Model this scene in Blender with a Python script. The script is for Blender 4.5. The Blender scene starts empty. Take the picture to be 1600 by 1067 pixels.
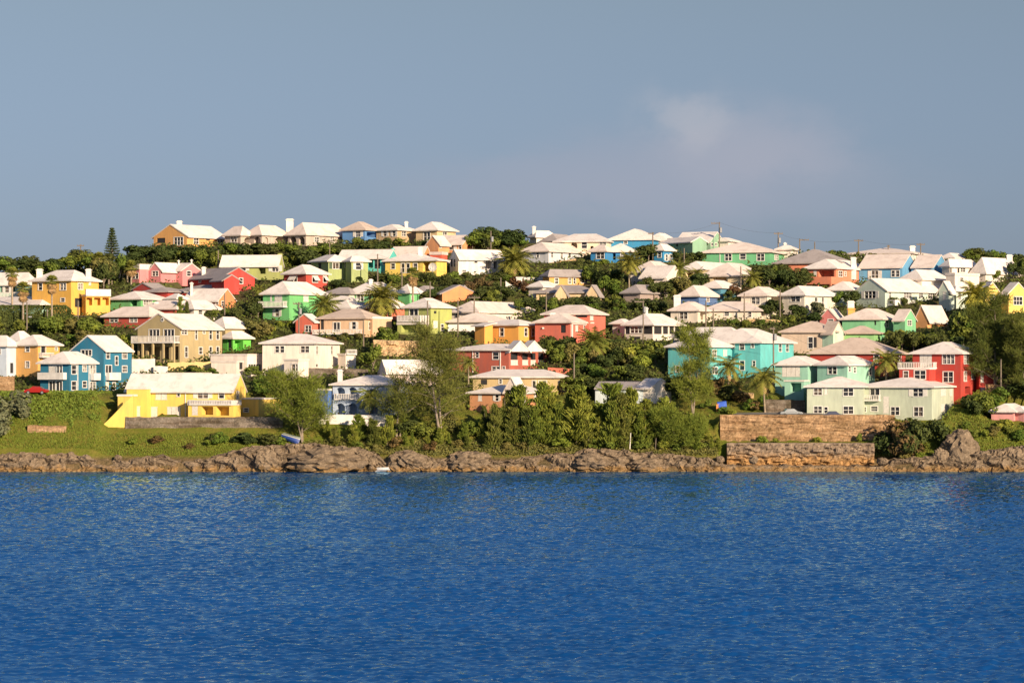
import bpy, math, random
import numpy as np
from mathutils import Vector, noise

SC = bpy.context.scene
COL = SC.collection
R = math.radians

# ------------------------------------------------------------------ camera, sky, sun, exposure
F, HZ, CH = 4600.0, 571.0, 18.0        # focal length in photo pixels, horizon row, camera height (m)
cam = bpy.data.cameras.new('camera'); cam_o = bpy.data.objects.new('camera', cam); COL.objects.link(cam_o)
cam_o.location = (0, 0, CH); cam_o.rotation_euler = (R(90), 0, 0)
cam.sensor_width = 36.0; cam.lens = F / 1600 * 36.0
cam.shift_y = (HZ - 533.5) / 1600.0
cam.clip_start = 1.0; cam.clip_end = 30000.0
SC.camera = cam_o

SUN_AZ, SUN_EL = 34.0, 17.0            # degrees to the right of straight behind the camera, and above the horizon
world = bpy.data.worlds.new('World'); SC.world = world; world.use_nodes = True
wn, wl = world.node_tree.nodes, world.node_tree.links
wn.clear()
w_out = wn.new('ShaderNodeOutputWorld'); w_bg = wn.new('ShaderNodeBackground')
sky = wn.new('ShaderNodeTexSky'); sky.sky_type = 'NISHITA'; sky.sun_disc = False
sky.sun_elevation = R(SUN_EL); sky.sun_rotation = R(180 - SUN_AZ)
sky.air_density = 1.0; sky.dust_density = 0.6; sky.ozone_density = 4.0; sky.altitude = 0
w_bg.inputs['Strength'].default_value = 0.085
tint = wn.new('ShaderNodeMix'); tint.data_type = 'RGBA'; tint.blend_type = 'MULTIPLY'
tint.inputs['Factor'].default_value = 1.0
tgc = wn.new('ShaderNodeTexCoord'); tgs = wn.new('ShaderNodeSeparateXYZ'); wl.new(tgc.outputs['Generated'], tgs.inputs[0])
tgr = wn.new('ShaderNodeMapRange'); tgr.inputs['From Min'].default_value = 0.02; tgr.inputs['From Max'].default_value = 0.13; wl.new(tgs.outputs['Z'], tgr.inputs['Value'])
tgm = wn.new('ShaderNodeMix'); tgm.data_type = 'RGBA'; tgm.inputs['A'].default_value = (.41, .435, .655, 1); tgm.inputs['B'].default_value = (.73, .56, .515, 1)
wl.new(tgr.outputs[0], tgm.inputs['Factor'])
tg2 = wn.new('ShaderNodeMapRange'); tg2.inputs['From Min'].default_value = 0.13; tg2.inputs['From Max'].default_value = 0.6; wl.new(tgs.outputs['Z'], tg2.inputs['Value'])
tg3 = wn.new('ShaderNodeMix'); tg3.data_type = 'RGBA'; tg3.inputs['B'].default_value = (1.45, 1.10, 1.0, 1)   # overhead sky brightened above the view to add fill light
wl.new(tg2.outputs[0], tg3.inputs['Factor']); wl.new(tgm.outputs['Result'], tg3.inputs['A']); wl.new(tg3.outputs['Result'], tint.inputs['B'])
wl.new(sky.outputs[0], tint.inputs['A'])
# a small soft cumulus and a faint mauve bank low over the hill: part of the sky itself
geo = wn.new('ShaderNodeTexCoord'); last = tint.outputs['Result']
def cloud(last, cx, cz, rx, rz, col, amt, nscale, n0, n1, sz):
    vm = wn.new('ShaderNodeVectorMath'); vm.operation = 'SUBTRACT'; vm.inputs[1].default_value = (cx, 0.0, cz)
    wl.new(geo.outputs['Generated'], vm.inputs[0])
    sc_ = wn.new('ShaderNodeVectorMath'); sc_.operation = 'MULTIPLY'; sc_.inputs[1].default_value = (1 / rx, 0.0, 1 / rz); wl.new(vm.outputs[0], sc_.inputs[0])
    ln = wn.new('ShaderNodeVectorMath'); ln.operation = 'LENGTH'; wl.new(sc_.outputs[0], ln.inputs[0])
    mr = wn.new('ShaderNodeMapRange'); mr.interpolation_type = 'SMOOTHSTEP'; mr.inputs['From Min'].default_value = 1.0; mr.inputs['From Max'].default_value = 0.0; wl.new(ln.outputs['Value'], mr.inputs['Value'])
    cm = wn.new('ShaderNodeVectorMath'); cm.operation = 'MULTIPLY'; cm.inputs[1].default_value = (1.0, 1.0, sz); wl.new(geo.outputs['Generated'], cm.inputs[0])
    cn = wn.new('ShaderNodeTexNoise'); cn.inputs['Scale'].default_value = nscale; cn.inputs['Detail'].default_value = 6.0; cn.inputs['Roughness'].default_value = 0.55; wl.new(cm.outputs[0], cn.inputs['Vector'])
    ad = wn.new('ShaderNodeMath'); ad.operation = 'MULTIPLY_ADD'; ad.inputs[1].default_value = .42; wl.new(mr.outputs[0], ad.inputs[0]); wl.new(cn.outputs[0], ad.inputs[2])
    cr = wn.new('ShaderNodeMapRange'); cr.interpolation_type = 'SMOOTHSTEP'; cr.inputs['From Min'].default_value = n0; cr.inputs['From Max'].default_value = n1; wl.new(ad.outputs[0], cr.inputs['Value'])
    m1 = wn.new('ShaderNodeMath'); m1.operation = 'MULTIPLY'; wl.new(mr.outputs[0], m1.inputs[0]); wl.new(cr.outputs[0], m1.inputs[1])
    m2 = wn.new('ShaderNodeMath'); m2.operation = 'MULTIPLY'; m2.inputs[1].default_value = amt; wl.new(m1.outputs[0], m2.inputs[0])
    cl = wn.new('ShaderNodeMix'); cl.data_type = 'RGBA'; cl.inputs['B'].default_value = col
    wl.new(m2.outputs[0], cl.inputs['Factor']); wl.new(last, cl.inputs['A']); return cl.outputs['Result']
last = cloud(last, .046, .060, .135, .030, (2.75, 2.9, 3.55, 1), .65, 24, .42, .80, 2.4)
last = cloud(last, .082, .072, .060, .028, (3.0, 3.1, 3.7, 1), .65, 38, .48, .86, 1.7)
last = cloud(last, .060, .083, .031, .021, (3.8, 3.75, 4.1, 1), .50, 55, .52, .92, 1.3)
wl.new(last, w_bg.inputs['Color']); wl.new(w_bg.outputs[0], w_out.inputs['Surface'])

sun_d = bpy.data.lights.new('sun', 'SUN'); sun_d.energy = 5.0; sun_d.angle = R(0.5); sun_d.color = (1.0, 0.785, 0.545)
sun_o = bpy.data.objects.new('sun', sun_d); COL.objects.link(sun_o)
_s = Vector((math.sin(R(SUN_AZ)) * math.cos(R(SUN_EL)), -math.cos(R(SUN_AZ)) * math.cos(R(SUN_EL)), math.sin(R(SUN_EL))))
sun_o.rotation_euler = (-_s).to_track_quat('-Z', 'Y').to_euler(); sun_o.location = (150, 200, 200)
SC.view_settings.view_transform = 'Standard'; SC.view_settings.look = 'None'
SC.view_settings.exposure = 0.66; SC.view_settings.gamma = 1.0

# ------------------------------------------------------------------ helpers
def PX(px, py, Y): return Vector(((px - 800.0) * Y / F, Y, CH - (py - HZ) * Y / F))
def ZY(py, Y): return CH - (py - HZ) * Y / F
def lin(c):
    c = c / 255.0
    return c / 12.92 if c <= 0.04045 else ((c + 0.055) / 1.055) ** 2.4
def RGB(r, g, b, k=1.0): return (min(lin(r) * k, .9), min(lin(g) * k, .9), min(lin(b) * k, .9), 1.0)

class MB:
    def __init__(s): s.v = []; s.f = []
    def quad(s, a, b, c, d):
        n = len(s.v); s.v += [tuple(a), tuple(b), tuple(c), tuple(d)]; s.f.append((n, n + 1, n + 2, n + 3))
    def tri(s, a, b, c):
        n = len(s.v); s.v += [tuple(a), tuple(b), tuple(c)]; s.f.append((n, n + 1, n + 2))
    def poly(s, pts):
        n = len(s.v); s.v += [tuple(p) for p in pts]; s.f.append(tuple(range(n, n + len(pts))))
    def hexa(s, p):     # p: 4 bottom corners then 4 top corners, both anticlockwise
        n = len(s.v); s.v += [tuple(q) for q in p]
        for f in ((0, 3, 2, 1), (4, 5, 6, 7), (0, 1, 5, 4), (1, 2, 6, 5), (2, 3, 7, 6), (3, 0, 4, 7)): s.f.append(tuple(n + i for i in f))
    def box(s, x0, x1, y0, y1, z0, z1):
        s.hexa([(x0, y0, z0), (x1, y0, z0), (x1, y1, z0), (x0, y1, z0), (x0, y0, z1), (x1, y0, z1), (x1, y1, z1), (x0, y1, z1)])
    def obox(s, o, ex, ey, ez, x0, x1, y0, y1, z0, z1):
        g = lambda x, y, z: o + ex * x + ey * y + ez * z
        s.hexa([g(x0, y0, z0), g(x1, y0, z0), g(x1, y1, z0), g(x0, y1, z0), g(x0, y0, z1), g(x1, y0, z1), g(x1, y1, z1), g(x0, y1, z1)])
    def tube(s, pts, rads, n=6):
        base = len(s.v); pts = [Vector(p) for p in pts]
        for i, p in enumerate(pts):
            d = (pts[min(i + 1, len(pts) - 1)] - pts[max(i - 1, 0)]).normalized()
            a = d.orthogonal().normalized() if abs(d.z) < .99 else Vector((1, 0, 0)); b = d.cross(a)
            a = b.cross(d)
            r = rads[i] if hasattr(rads, '__len__') else rads
            for k in range(n):
                t = 2 * math.pi * k / n; s.v.append(tuple(p + a * (r * math.cos(t)) + b * (r * math.sin(t))))
        for i in range(len(pts) - 1):
            for k in range(n):
                q = base + i * n; s.f.append((q + k, q + (k + 1) % n, q + n + (k + 1) % n, q + n + k))
        s.f.append(tuple(base + k for k in reversed(range(n)))); e = base + (len(pts) - 1) * n; s.f.append(tuple(e + k for k in range(n)))
    def mesh(s, name, m, smooth=False):
        me = bpy.data.meshes.new(name); me.from_pydata(s.v, [], s.f)
        if m: me.materials.append(m)
        if smooth:
            for p in me.polygons: p.use_smooth = True
        me.update(); return me
    def build(s, name, m, parent=None, org=None, smooth=False):
        if org is not None: s.v = [(v[0] - org[0], v[1] - org[1], v[2] - org[2]) for v in s.v]
        o = bpy.data.objects.new(name, s.mesh(name, m, smooth)); COL.objects.link(o)
        if parent: o.parent = parent
        return o

def tag(o, label=None, cat=None, group=None, kind=None):
    if label: o['label'] = label
    if cat: o['category'] = cat
    if group: o['group'] = group
    if kind: o['kind'] = kind
    return o
def empty(name, loc, label=None, cat=None, group=None):
    o = bpy.data.objects.new(name, None); COL.objects.link(o); o.location = loc
    o.empty_display_size = 0.5
    return tag(o, label, cat, group)
def add_obj(name, me, parent=None, loc=(0, 0, 0)):
    o = bpy.data.objects.new(name, me); COL.objects.link(o); o.location = loc
    if parent: o.parent = parent
    return o

# ------------------------------------------------------------------ materials
def new_mat(name):
    m = bpy.data.materials.new(name); m.use_nodes = True
    nt = m.node_tree; b = nt.nodes['Principled BSDF']
    return m, nt.nodes, nt.links, b
def mixn(n, l, fac, a, b, mode='MIX'):
    x = n.new('ShaderNodeMix'); x.data_type = 'RGBA'; x.blend_type = mode
    if hasattr(fac, 'links'): l.new(fac, x.inputs['Factor'])
    else: x.inputs['Factor'].default_value = fac
    for s, k in ((a, 'A'), (b, 'B')):
        if hasattr(s, 'links'): l.new(s, x.inputs[k])
        else: x.inputs[k].default_value = s
    return x.outputs['Result']
def noisen(n, l, scale, detail=4, rough=.55, vec=None, stretch=None):
    t = n.new('ShaderNodeTexNoise'); t.inputs['Scale'].default_value = scale; t.inputs['Detail'].default_value = detail; t.inputs['Roughness'].default_value = rough
    if vec is None:
        g = n.new('ShaderNodeNewGeometry'); vec = g.outputs['Position']
    if stretch:
        m = n.new('ShaderNodeVectorMath'); m.operation = 'MULTIPLY'; m.inputs[1].default_value = stretch; l.new(vec, m.inputs[0]); vec = m.outputs[0]
    l.new(vec, t.inputs['Vector']); return t.outputs[0]
def ramp(n, l, src, a, b):
    x = n.new('ShaderNodeMapRange'); x.inputs['From Min'].default_value = a; x.inputs['From Max'].default_value = b; l.new(src, x.inputs['Value']); return x.outputs[0]
def bump(n, l, b, h, strength, dist):
    x = n.new('ShaderNodeBump'); x.inputs['Strength'].default_value = strength; x.inputs['Distance'].default_value = dist
    l.new(h, x.inputs['Height']); l.new(x.outputs[0], b.inputs['Normal'])

_mc = {}
def wall_mat(c):
    if c in _mc: return _mc[c]
    m, n, l, b = new_mat('painted_masonry')
    base = RGB(*c, k=.84); lu = .3 * base[0] + .6 * base[1] + .1 * base[2]; base = tuple(x * .82 + lu * .18 for x in base[:3]) + (1,)
    worn = tuple(x * .72 + .035 for x in base[:3]) + (1,)
    streak = ramp(n, l, noisen(n, l, 1.0, 5, .6, stretch=(1.1, 1.1, .22)), .44, .72)
    c1 = mixn(n, l, streak, base, worn)
    c2 = mixn(n, l, ramp(n, l, noisen(n, l, .35, 3), .35, .7), c1, mixn(n, l, 1.0, c1, (.88, .88, .90, 1), 'MULTIPLY'))
    l.new(c2, b.inputs['Base Color']); b.inputs['Roughness'].default_value = .8
    b.inputs['Specular IOR Level'].default_value = .25
    bump(n, l, b, noisen(n, l, 6.0, 4), .25, .03)
    _mc[c] = m; return m
ROOFC = {'w': (244, 236, 229), 'g': (176, 168, 166), 't': (214, 196, 182), 'p': (240, 226, 216), 'd': (128, 122, 122)}
def roof_mat(k):
    key = 'roof' + k
    if key in _mc: return _mc[key]
    m, n, l, b = new_mat('limewashed_roof')
    base = RGB(*ROOFC[k], k=.80)
    dirty = tuple(x * y for x, y in zip(base[:3], (.62, .59, .58))) + (1,)
    g = ramp(n, l, noisen(n, l, .50, 6, .68), .46, .86)
    c1 = mixn(n, l, g, base, dirty)
    st = ramp(n, l, noisen(n, l, 1.2, 5, .7, stretch=(1, 1, .3)), .55, .85)
    c1 = mixn(n, l, st, c1, dirty)
    # stepped limestone slates: courses about 0.28 m high
    ge = n.new('ShaderNodeNewGeometry'); sp = n.new('ShaderNodeSeparateXYZ'); l.new(ge.outputs['Position'], sp.inputs[0])
    mu = n.new('ShaderNodeMath'); mu.operation = 'MULTIPLY'; mu.inputs[1].default_value = 4.5; l.new(sp.outputs['Z'], mu.inputs[0])
    fr = n.new('ShaderNodeMath'); fr.operation = 'FRACT'; l.new(mu.outputs[0], fr.inputs[0])
    l.new(c1, b.inputs['Base Color']); b.inputs['Roughness'].default_value = .85; b.inputs['Specular IOR Level'].default_value = .15
    bump(n, l, b, fr.outputs[0], .45, .12)
    _mc[key] = m; return m
def plain(name, col, rough=.6, metal=0.0, var=.12, scale=3.0):
    if name in _mc: return _mc[name]
    m, n, l, b = new_mat(name)
    c = mixn(n, l, ramp(n, l, noisen(n, l, scale, 4), .35, .7), col, tuple(x * (1 - var * 2) for x in col[:3]) + (1,))
    l.new(c, b.inputs['Base Color']); b.inputs['Roughness'].default_value = rough; b.inputs['Metallic'].default_value = metal
    _mc[name] = m; return m
M_FRAME = plain('white_joinery', (.74, .72, .68, 1), .6)
M_SHUT = plain('white_shutter', (.66, .63, .58, 1), .7)
M_GSH = plain('green_shutter', (.06, .10, .06, 1), .6)
M_DARK = plain('dark_interior', (.022, .022, .026, 1), .8)
M_WHITE = plain('white_masonry', (.72, .69, .65, 1), .8, scale=1.0)
M_METAL = plain('galvanised_metal', (.35, .36, .37, 1), .45, .4)
M_WOOD = plain('weathered_pole', (.19, .155, .12, 1), .85)
M_WIRE = plain('black_cable', (.03, .03, .032, 1), .6)
def glass_mat():
    m, n, l, b = new_mat('window_glass')
    oi = n.new('ShaderNodeObjectInfo'); cr = n.new('ShaderNodeValToRGB'); cr.color_ramp.interpolation = 'CONSTANT'
    e = cr.color_ramp.elements; e[0].position = 0; e[0].color = (.018, .020, .026, 1); e[1].position = .42; e[1].color = (.06, .055, .055, 1)
    for p_, c_ in ((.62, (.16, .12, .09, 1)), (.76, (.26, .25, .24, 1)), (.90, (.44, .40, .35, 1))):
        x = e.new(p_); x.color = c_
    l.new(oi.outputs['Random'], cr.inputs[0])
    c = mixn(n, l, ramp(n, l, noisen(n, l, .8, 3), .40, .62), cr.outputs[0], (.03, .032, .038, 1))
    l.new(c, b.inputs['Base Color']); b.inputs['Roughness'].default_value = .08; b.inputs['Specular IOR Level'].default_value = .6
    return m
M_GLASS = glass_mat()
def rock_mat(name, hi, lo, tide=True, scale=.5, blocks=False, tz=(2.1, 1.5)):
    m, n, l, b = new_mat(name)
    a = ramp(n, l, noisen(n, l, scale, 8, .65), .3, .72)
    c = mixn(n, l, a, hi, tuple(x * .45 for x in hi[:3]) + (1,))
    c = mixn(n, l, ramp(n, l, noisen(n, l, scale * 5, 5, .7), .5, .75), c, tuple(min(x * 1.5, .8) for x in hi[:3]) + (1,))
    if tide:    # lichen-free golden band near the waterline
        ge = n.new('ShaderNodeNewGeometry'); sp = n.new('ShaderNodeSeparateXYZ'); l.new(ge.outputs['Position'], sp.inputs[0])
        ad = n.new('ShaderNodeMath'); ad.operation = 'ADD'; l.new(sp.outputs['Z'], ad.inputs[0])
        nn = n.new('ShaderNodeMath'); nn.operation = 'MULTIPLY'; nn.inputs[1].default_value = 2.2; l.new(noisen(n, l, .8, 5), nn.inputs[0]); l.new(nn.outputs[0], ad.inputs[1])
        t = ramp(n, l, ad.outputs[0], *tz)
        c2 = mixn(n, l, ramp(n, l, noisen(n, l, 1.6, 7, .7), .32, .68), lo, tuple(x * .32 for x in lo[:3]) + (1,))
        c = mixn(n, l, t, c, c2)
    if blocks:
        lay = ramp(n, l, noisen(n, l, 1.0, 6, .65, stretch=(.22, .22, 1.9)), .42, .62)
        c = mixn(n, l, lay, c, mixn(n, l, 1.0, c, (.62, .56, .50, 1), 'MULTIPLY'))
        c = mixn(n, l, ramp(n, l, noisen(n, l, .28, 5, .6), .5, .66), c, mixn(n, l, 1.0, c, (.55, .55, .48, 1), 'MULTIPLY'))
        br = n.new('ShaderNodeTexBrick'); br.inputs['Scale'].default_value = 1.0
        br.inputs['Brick Width'].default_value = .9; br.inputs['Row Height'].default_value = .42; br.inputs['Mortar Size'].default_value = .03
        br.inputs['Color1'].default_value = (1, 1, 1, 1); br.inputs['Color2'].default_value = (.72, .72, .74, 1); br.inputs['Mortar'].default_value = (.42, .40, .38, 1)
        ge = n.new('ShaderNodeNewGeometry'); sp = n.new('ShaderNodeSeparateXYZ'); l.new(ge.outputs['Position'], sp.inputs[0])
        cb = n.new('ShaderNodeCombineXYZ'); l.new(sp.outputs['X'], cb.inputs['X']); l.new(sp.outputs['Z'], cb.inputs['Y']); l.new(cb.outputs[0], br.inputs['Vector'])
        c = mixn(n, l, .32, c, br.outputs['Color'], 'MULTIPLY')
    l.new(c, b.inputs['Base Color']); b.inputs['Roughness'].default_value = .95; b.inputs['Specular IOR Level'].default_value = .1
    bump(n, l, b, noisen(n, l, scale * 4, 8, .7), .9, .35)
    return m
M_ROCK = rock_mat('limestone_rock', (.25, .19, .13, 1), (.36, .225, .10, 1))
M_STONE = rock_mat('stone_blocks', (.52, .345, .20, 1), (.5, .3, .15, 1), tide=False, scale=.6, blocks=True)
M_CLIFF = rock_mat('ochre_cliff', (.31, .235, .17, 1), (.54, .32, .14, 1), tide=True, scale=.5, tz=(4.2, 2.9))
M_GREYSTONE = rock_mat('grey_stone_blocks', (.27, .23, .19, 1), (.5, .3, .15, 1), tide=False, scale=.6, blocks=True)
M_CUT = rock_mat('sandstone_cut', (.66, .45, .25, 1), (.5, .3, .15, 1), tide=False, scale=.5)

LEAFK = 1.42
def leaf_mat(name, c1, c2, c3=None):
    m, n, l, b = new_mat(name)
    oi = n.new('ShaderNodeObjectInfo')
    c = mixn(n, l, oi.outputs['Random'], c1, c2)
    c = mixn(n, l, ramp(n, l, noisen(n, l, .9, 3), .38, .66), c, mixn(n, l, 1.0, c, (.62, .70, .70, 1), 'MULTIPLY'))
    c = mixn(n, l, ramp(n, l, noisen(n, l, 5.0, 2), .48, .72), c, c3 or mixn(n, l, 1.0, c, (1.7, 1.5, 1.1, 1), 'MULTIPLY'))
    c = mixn(n, l, 1.0, c, (LEAFK, LEAFK, LEAFK, 1), 'MULTIPLY')
    l.new(c, b.inputs['Base Color']); b.inputs['Roughness'].default_value = .75; b.inputs['Specular IOR Level'].default_value = .12
    return m
LEAF = {
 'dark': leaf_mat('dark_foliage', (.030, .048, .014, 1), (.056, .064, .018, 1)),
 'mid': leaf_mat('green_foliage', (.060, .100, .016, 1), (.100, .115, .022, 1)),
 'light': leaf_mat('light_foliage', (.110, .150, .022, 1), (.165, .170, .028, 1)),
 'creep': leaf_mat('creeper_leaves', (.085, .125, .018, 1), (.085, .125, .018, 1), (.15, .16, .03, 1)),
 'grass': leaf_mat('bank_grass', (.105, .140, .020, 1), (.105, .140, .020, 1), (.165, .165, .03, 1)),
 'olive': leaf_mat('olive_foliage', (.085, .090, .028, 1), (.120, .105, .034, 1)),
 'brown': leaf_mat('brown_foliage', (.090, .058, .026, 1), (.110, .078, .032, 1)),
 'grey': leaf_mat('grey_green_foliage', (.075, .085, .05, 1), (.095, .10, .055, 1)),
 'pine': leaf_mat('needle_foliage', (.085, .115, .018, 1), (.145, .155, .026, 1)),
 'pined': leaf_mat('dark_needle_foliage', (.060, .075, .016, 1), (.095, .10, .022, 1)),
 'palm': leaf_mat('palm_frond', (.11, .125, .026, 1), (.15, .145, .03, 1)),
 'palmy': leaf_mat('sunlit_palm_frond', (.22, .21, .035, 1), (.28, .22, .04, 1)),  # brighter copy of the frond colour with yellow sunlight painted in
 'dead': leaf_mat('dead_frond', (.26, .17, .085, 1), (.30, .20, .10, 1)),
 'red': leaf_mat('reddish_foliage', (.085, .045, .025, 1), (.08, .06, .028, 1)),
}
M_BARK = plain('grey_bark', (.27, .22, .17, 1), .9, var=.25)
M_PBARK = plain('palm_bark', (.36, .29, .21, 1), .9, var=.25)
# ------------------------------------------------------------------ the lie of the land (rows of the photo -> metres)
T_DEF = [(760, 498), (737, 500), (722, 501), (712, 503), (690, 507), (670, 510), (650, 514), (620, 524), (600, 533), (550, 558), (500, 583), (450, 610), (400, 640), (375, 655), (350, 670)]
T_WALL = [(760, 498), (737, 501), (734, 505.3), (692, 505.9), (689, 508.7), (650, 509.3), (646, 520), (622, 527), (600, 534), (550, 558), (500, 583), (450, 610), (400, 640), (375, 655), (350, 670)]
T_BANK = [(760, 498), (737, 500), (712, 501.5), (690, 504.5), (655, 509), (617, 517), (612, 527), (600, 534), (550, 558), (500, 583), (450, 610), (400, 640), (375, 655), (350, 670)]
RIDGE = [(-900, 445), (-300, 440), (0, 428), (150, 420), (200, 402), (240, 386), (350, 383), (545, 380), (700, 380), (760, 376), (830, 378), (900, 386), (960, 384), (1050, 386), (1200, 392), (1300, 400), (1450, 405), (1520, 408), (1600, 415), (1900, 440), (2500, 460)]
_prof = []
for t in (T_DEF, T_WALL, T_BANK):
    ys = np.array([p[1] for p in t], float); zs = np.array([ZY(p[0], p[1]) for p in t], float)
    _prof.append((ys, zs))
_rx = np.array([p[0] for p in RIDGE], float); _ry = np.array([p[1] for p in RIDGE], float)
_ty = np.array([p[1] for p in T_DEF], float); _tp = np.array([p[0] for p in T_DEF], float)
def Yof(py): return float(np.interp(-py, -_tp, _ty))
def sstep(x, a, b):
    t = np.clip((x - a) / (b - a), 0, 1); return t * t * (3 - 2 * t)
def zter(X, Y):
    X = np.asarray(X, float); Y = np.asarray(Y, float)
    px = 800 + X * F / np.maximum(Y, 400)
    z = [np.interp(Y, ys, zs) for ys, zs in _prof]
    ww = sstep(px, 1118, 1128) * (1 - sstep(px, 1375, 1420))
    wb = 1 - sstep(px, 140, 170)
    zz = z[0] * (1 - ww - wb) + z[1] * ww + z[2] * wb
    rp = np.interp(px, _rx, _ry)
    yr = np.interp(-rp, -_tp, _ty)
    zr = np.interp(yr, _prof[0][0], _prof[0][1])
    zb = zr - 0.03 * (Y - yr) - np.maximum(Y - yr - 60, 0) * .12
    return np.where(Y > yr, zb, zz)
def zt(X, Y): return float(zter(X, Y))

# ------------------------------------------------------------------ houses
FOOT = []          # footprints to level the ground under: (N, l, r, Wl, Wr, z)
HBOX = []          # picture boxes of houses, to keep trees from standing in front of them: (x0, x1, y0, y1, Y)
def parse(s):
    out = []
    for tok in s.split():
        out.append((tok[0],) + tuple(float(x) for x in tok[1:].split(',')))
    return out

class Vol:
    """One block of a house: near corner at photo column xc; left face runs back to xl, right face to xr."""
    def __init__(s, xl, xc, xr, yr, ye, yb, th, t='hip', L='', Rt='', C='', B=(), dY=0.0, D=None, E=None, col=None, roof=None, up=False, Gw=None, hf=.66, oh=.6, par=0.8):
        s.__dict__.update(locals()); s.__dict__.pop('s', None)
        s.xl, s.xc, s.xr, s.yr, s.ye, s.yb = xl, xc, xr, yr, ye, yb
        s.Yn = Yof(yb) + dY; s.N = Vector(((xc - 800) * s.Yn / F, s.Yn, 0))
        best = None
        for k in range(0, 60):
            for sg in (1, -1):
                a = th + sg * k
                if a < 1 or a > 89: continue
                c, n = math.cos(R(a)), math.sin(R(a)); kl = (xl - 800) / F; kr = (xr - 800) / F
                wl_ = (s.N.x - kl * s.Yn) / (c + kl * n)
                den = n - kr * c
                wr_ = E if E else ((kr * s.Yn - s.N.x) / den if den > .02 else 99)
                if D: wl_ = D
                if 2.2 <= wl_ <= 34 and 2.2 <= wr_ <= 26:
                    best = (a, wl_, wr_); break
            if best: break
        if not best:
            best = (th, max(3, min(30, (xc - xl) * s.Yn / F)), 8.0); print('DIM?', xl, xc, xr, th)
        a, s.Wl, s.Wr = best; s.a = a
        c, n = math.cos(R(a)), math.sin(R(a))
        s.l = Vector((-c, n, 0)); s.r = Vector((n, c, 0)); s.nl = Vector((-n, -c, 0)); s.nr = Vector((c, -n, 0))
        s.ze = ZY(ye, s.Yn); s.zb = ZY(yb, s.Yn)
        ctr = s.N + s.l * s.Wl / 2 + s.r * s.Wr / 2
        s.zr = max(ZY(yr, ctr.y), s.ze + .25)
        cs = [s.N, s.N + s.l * s.Wl, s.N + s.r * s.Wr]
        s.z0 = min([s.zb] + [zt(p.x, p.y) for p in cs] + [zt(p.x, p.y - 2.5) for p in cs]) - .8
        s.z0 = max(s.z0, s.zb - 6)
        if up: s.z0 = s.ze - .35; return
        FOOT.append((s.N, s.l, s.r, s.Wl, s.Wr, s.zb)); HBOX.append((xl, xr, yr, yb, s.Yn))
    def face(s, f): return (s.l, s.nl, s.Wl, s.xl) if f == 'L' else (s.r, s.nr, s.Wr, s.xr)
    def ux(s, f, px):
        d, n, W, xe = s.face(f); k = (px - 800) / F
        den = d.x - k * d.y
        u = (k * s.Yn - s.N.x) / den if abs(den) > 1e-3 else 0
        return u
    def zy(s, f, py, u): return ZY(py, s.Yn + s.face(f)[0].y * u)

def arch_fill(mb, o, d, n, u0, u1, z0, z1):
    """Spandrels that turn the head of a rectangular opening into an arch."""
    rad = (u1 - u0) / 2; h = min(rad, (z1 - z0) * .5); N = 8; uc = (u0 + u1) / 2
    g = lambda u, z: o + d * u + Vector((0, 0, z))
    for sgn in (-1, 1):
        prev = None
        for i in range(N // 2 + 1):
            t = math.pi / 2 * i / (N // 2)
            p = (uc + sgn * rad * math.cos(t), z1 - h + h * math.sin(t))
            if prev: mb.poly([g(*prev), g(*p), g(p[0], z1), g(prev[0], z1)])
            prev = p

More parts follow.
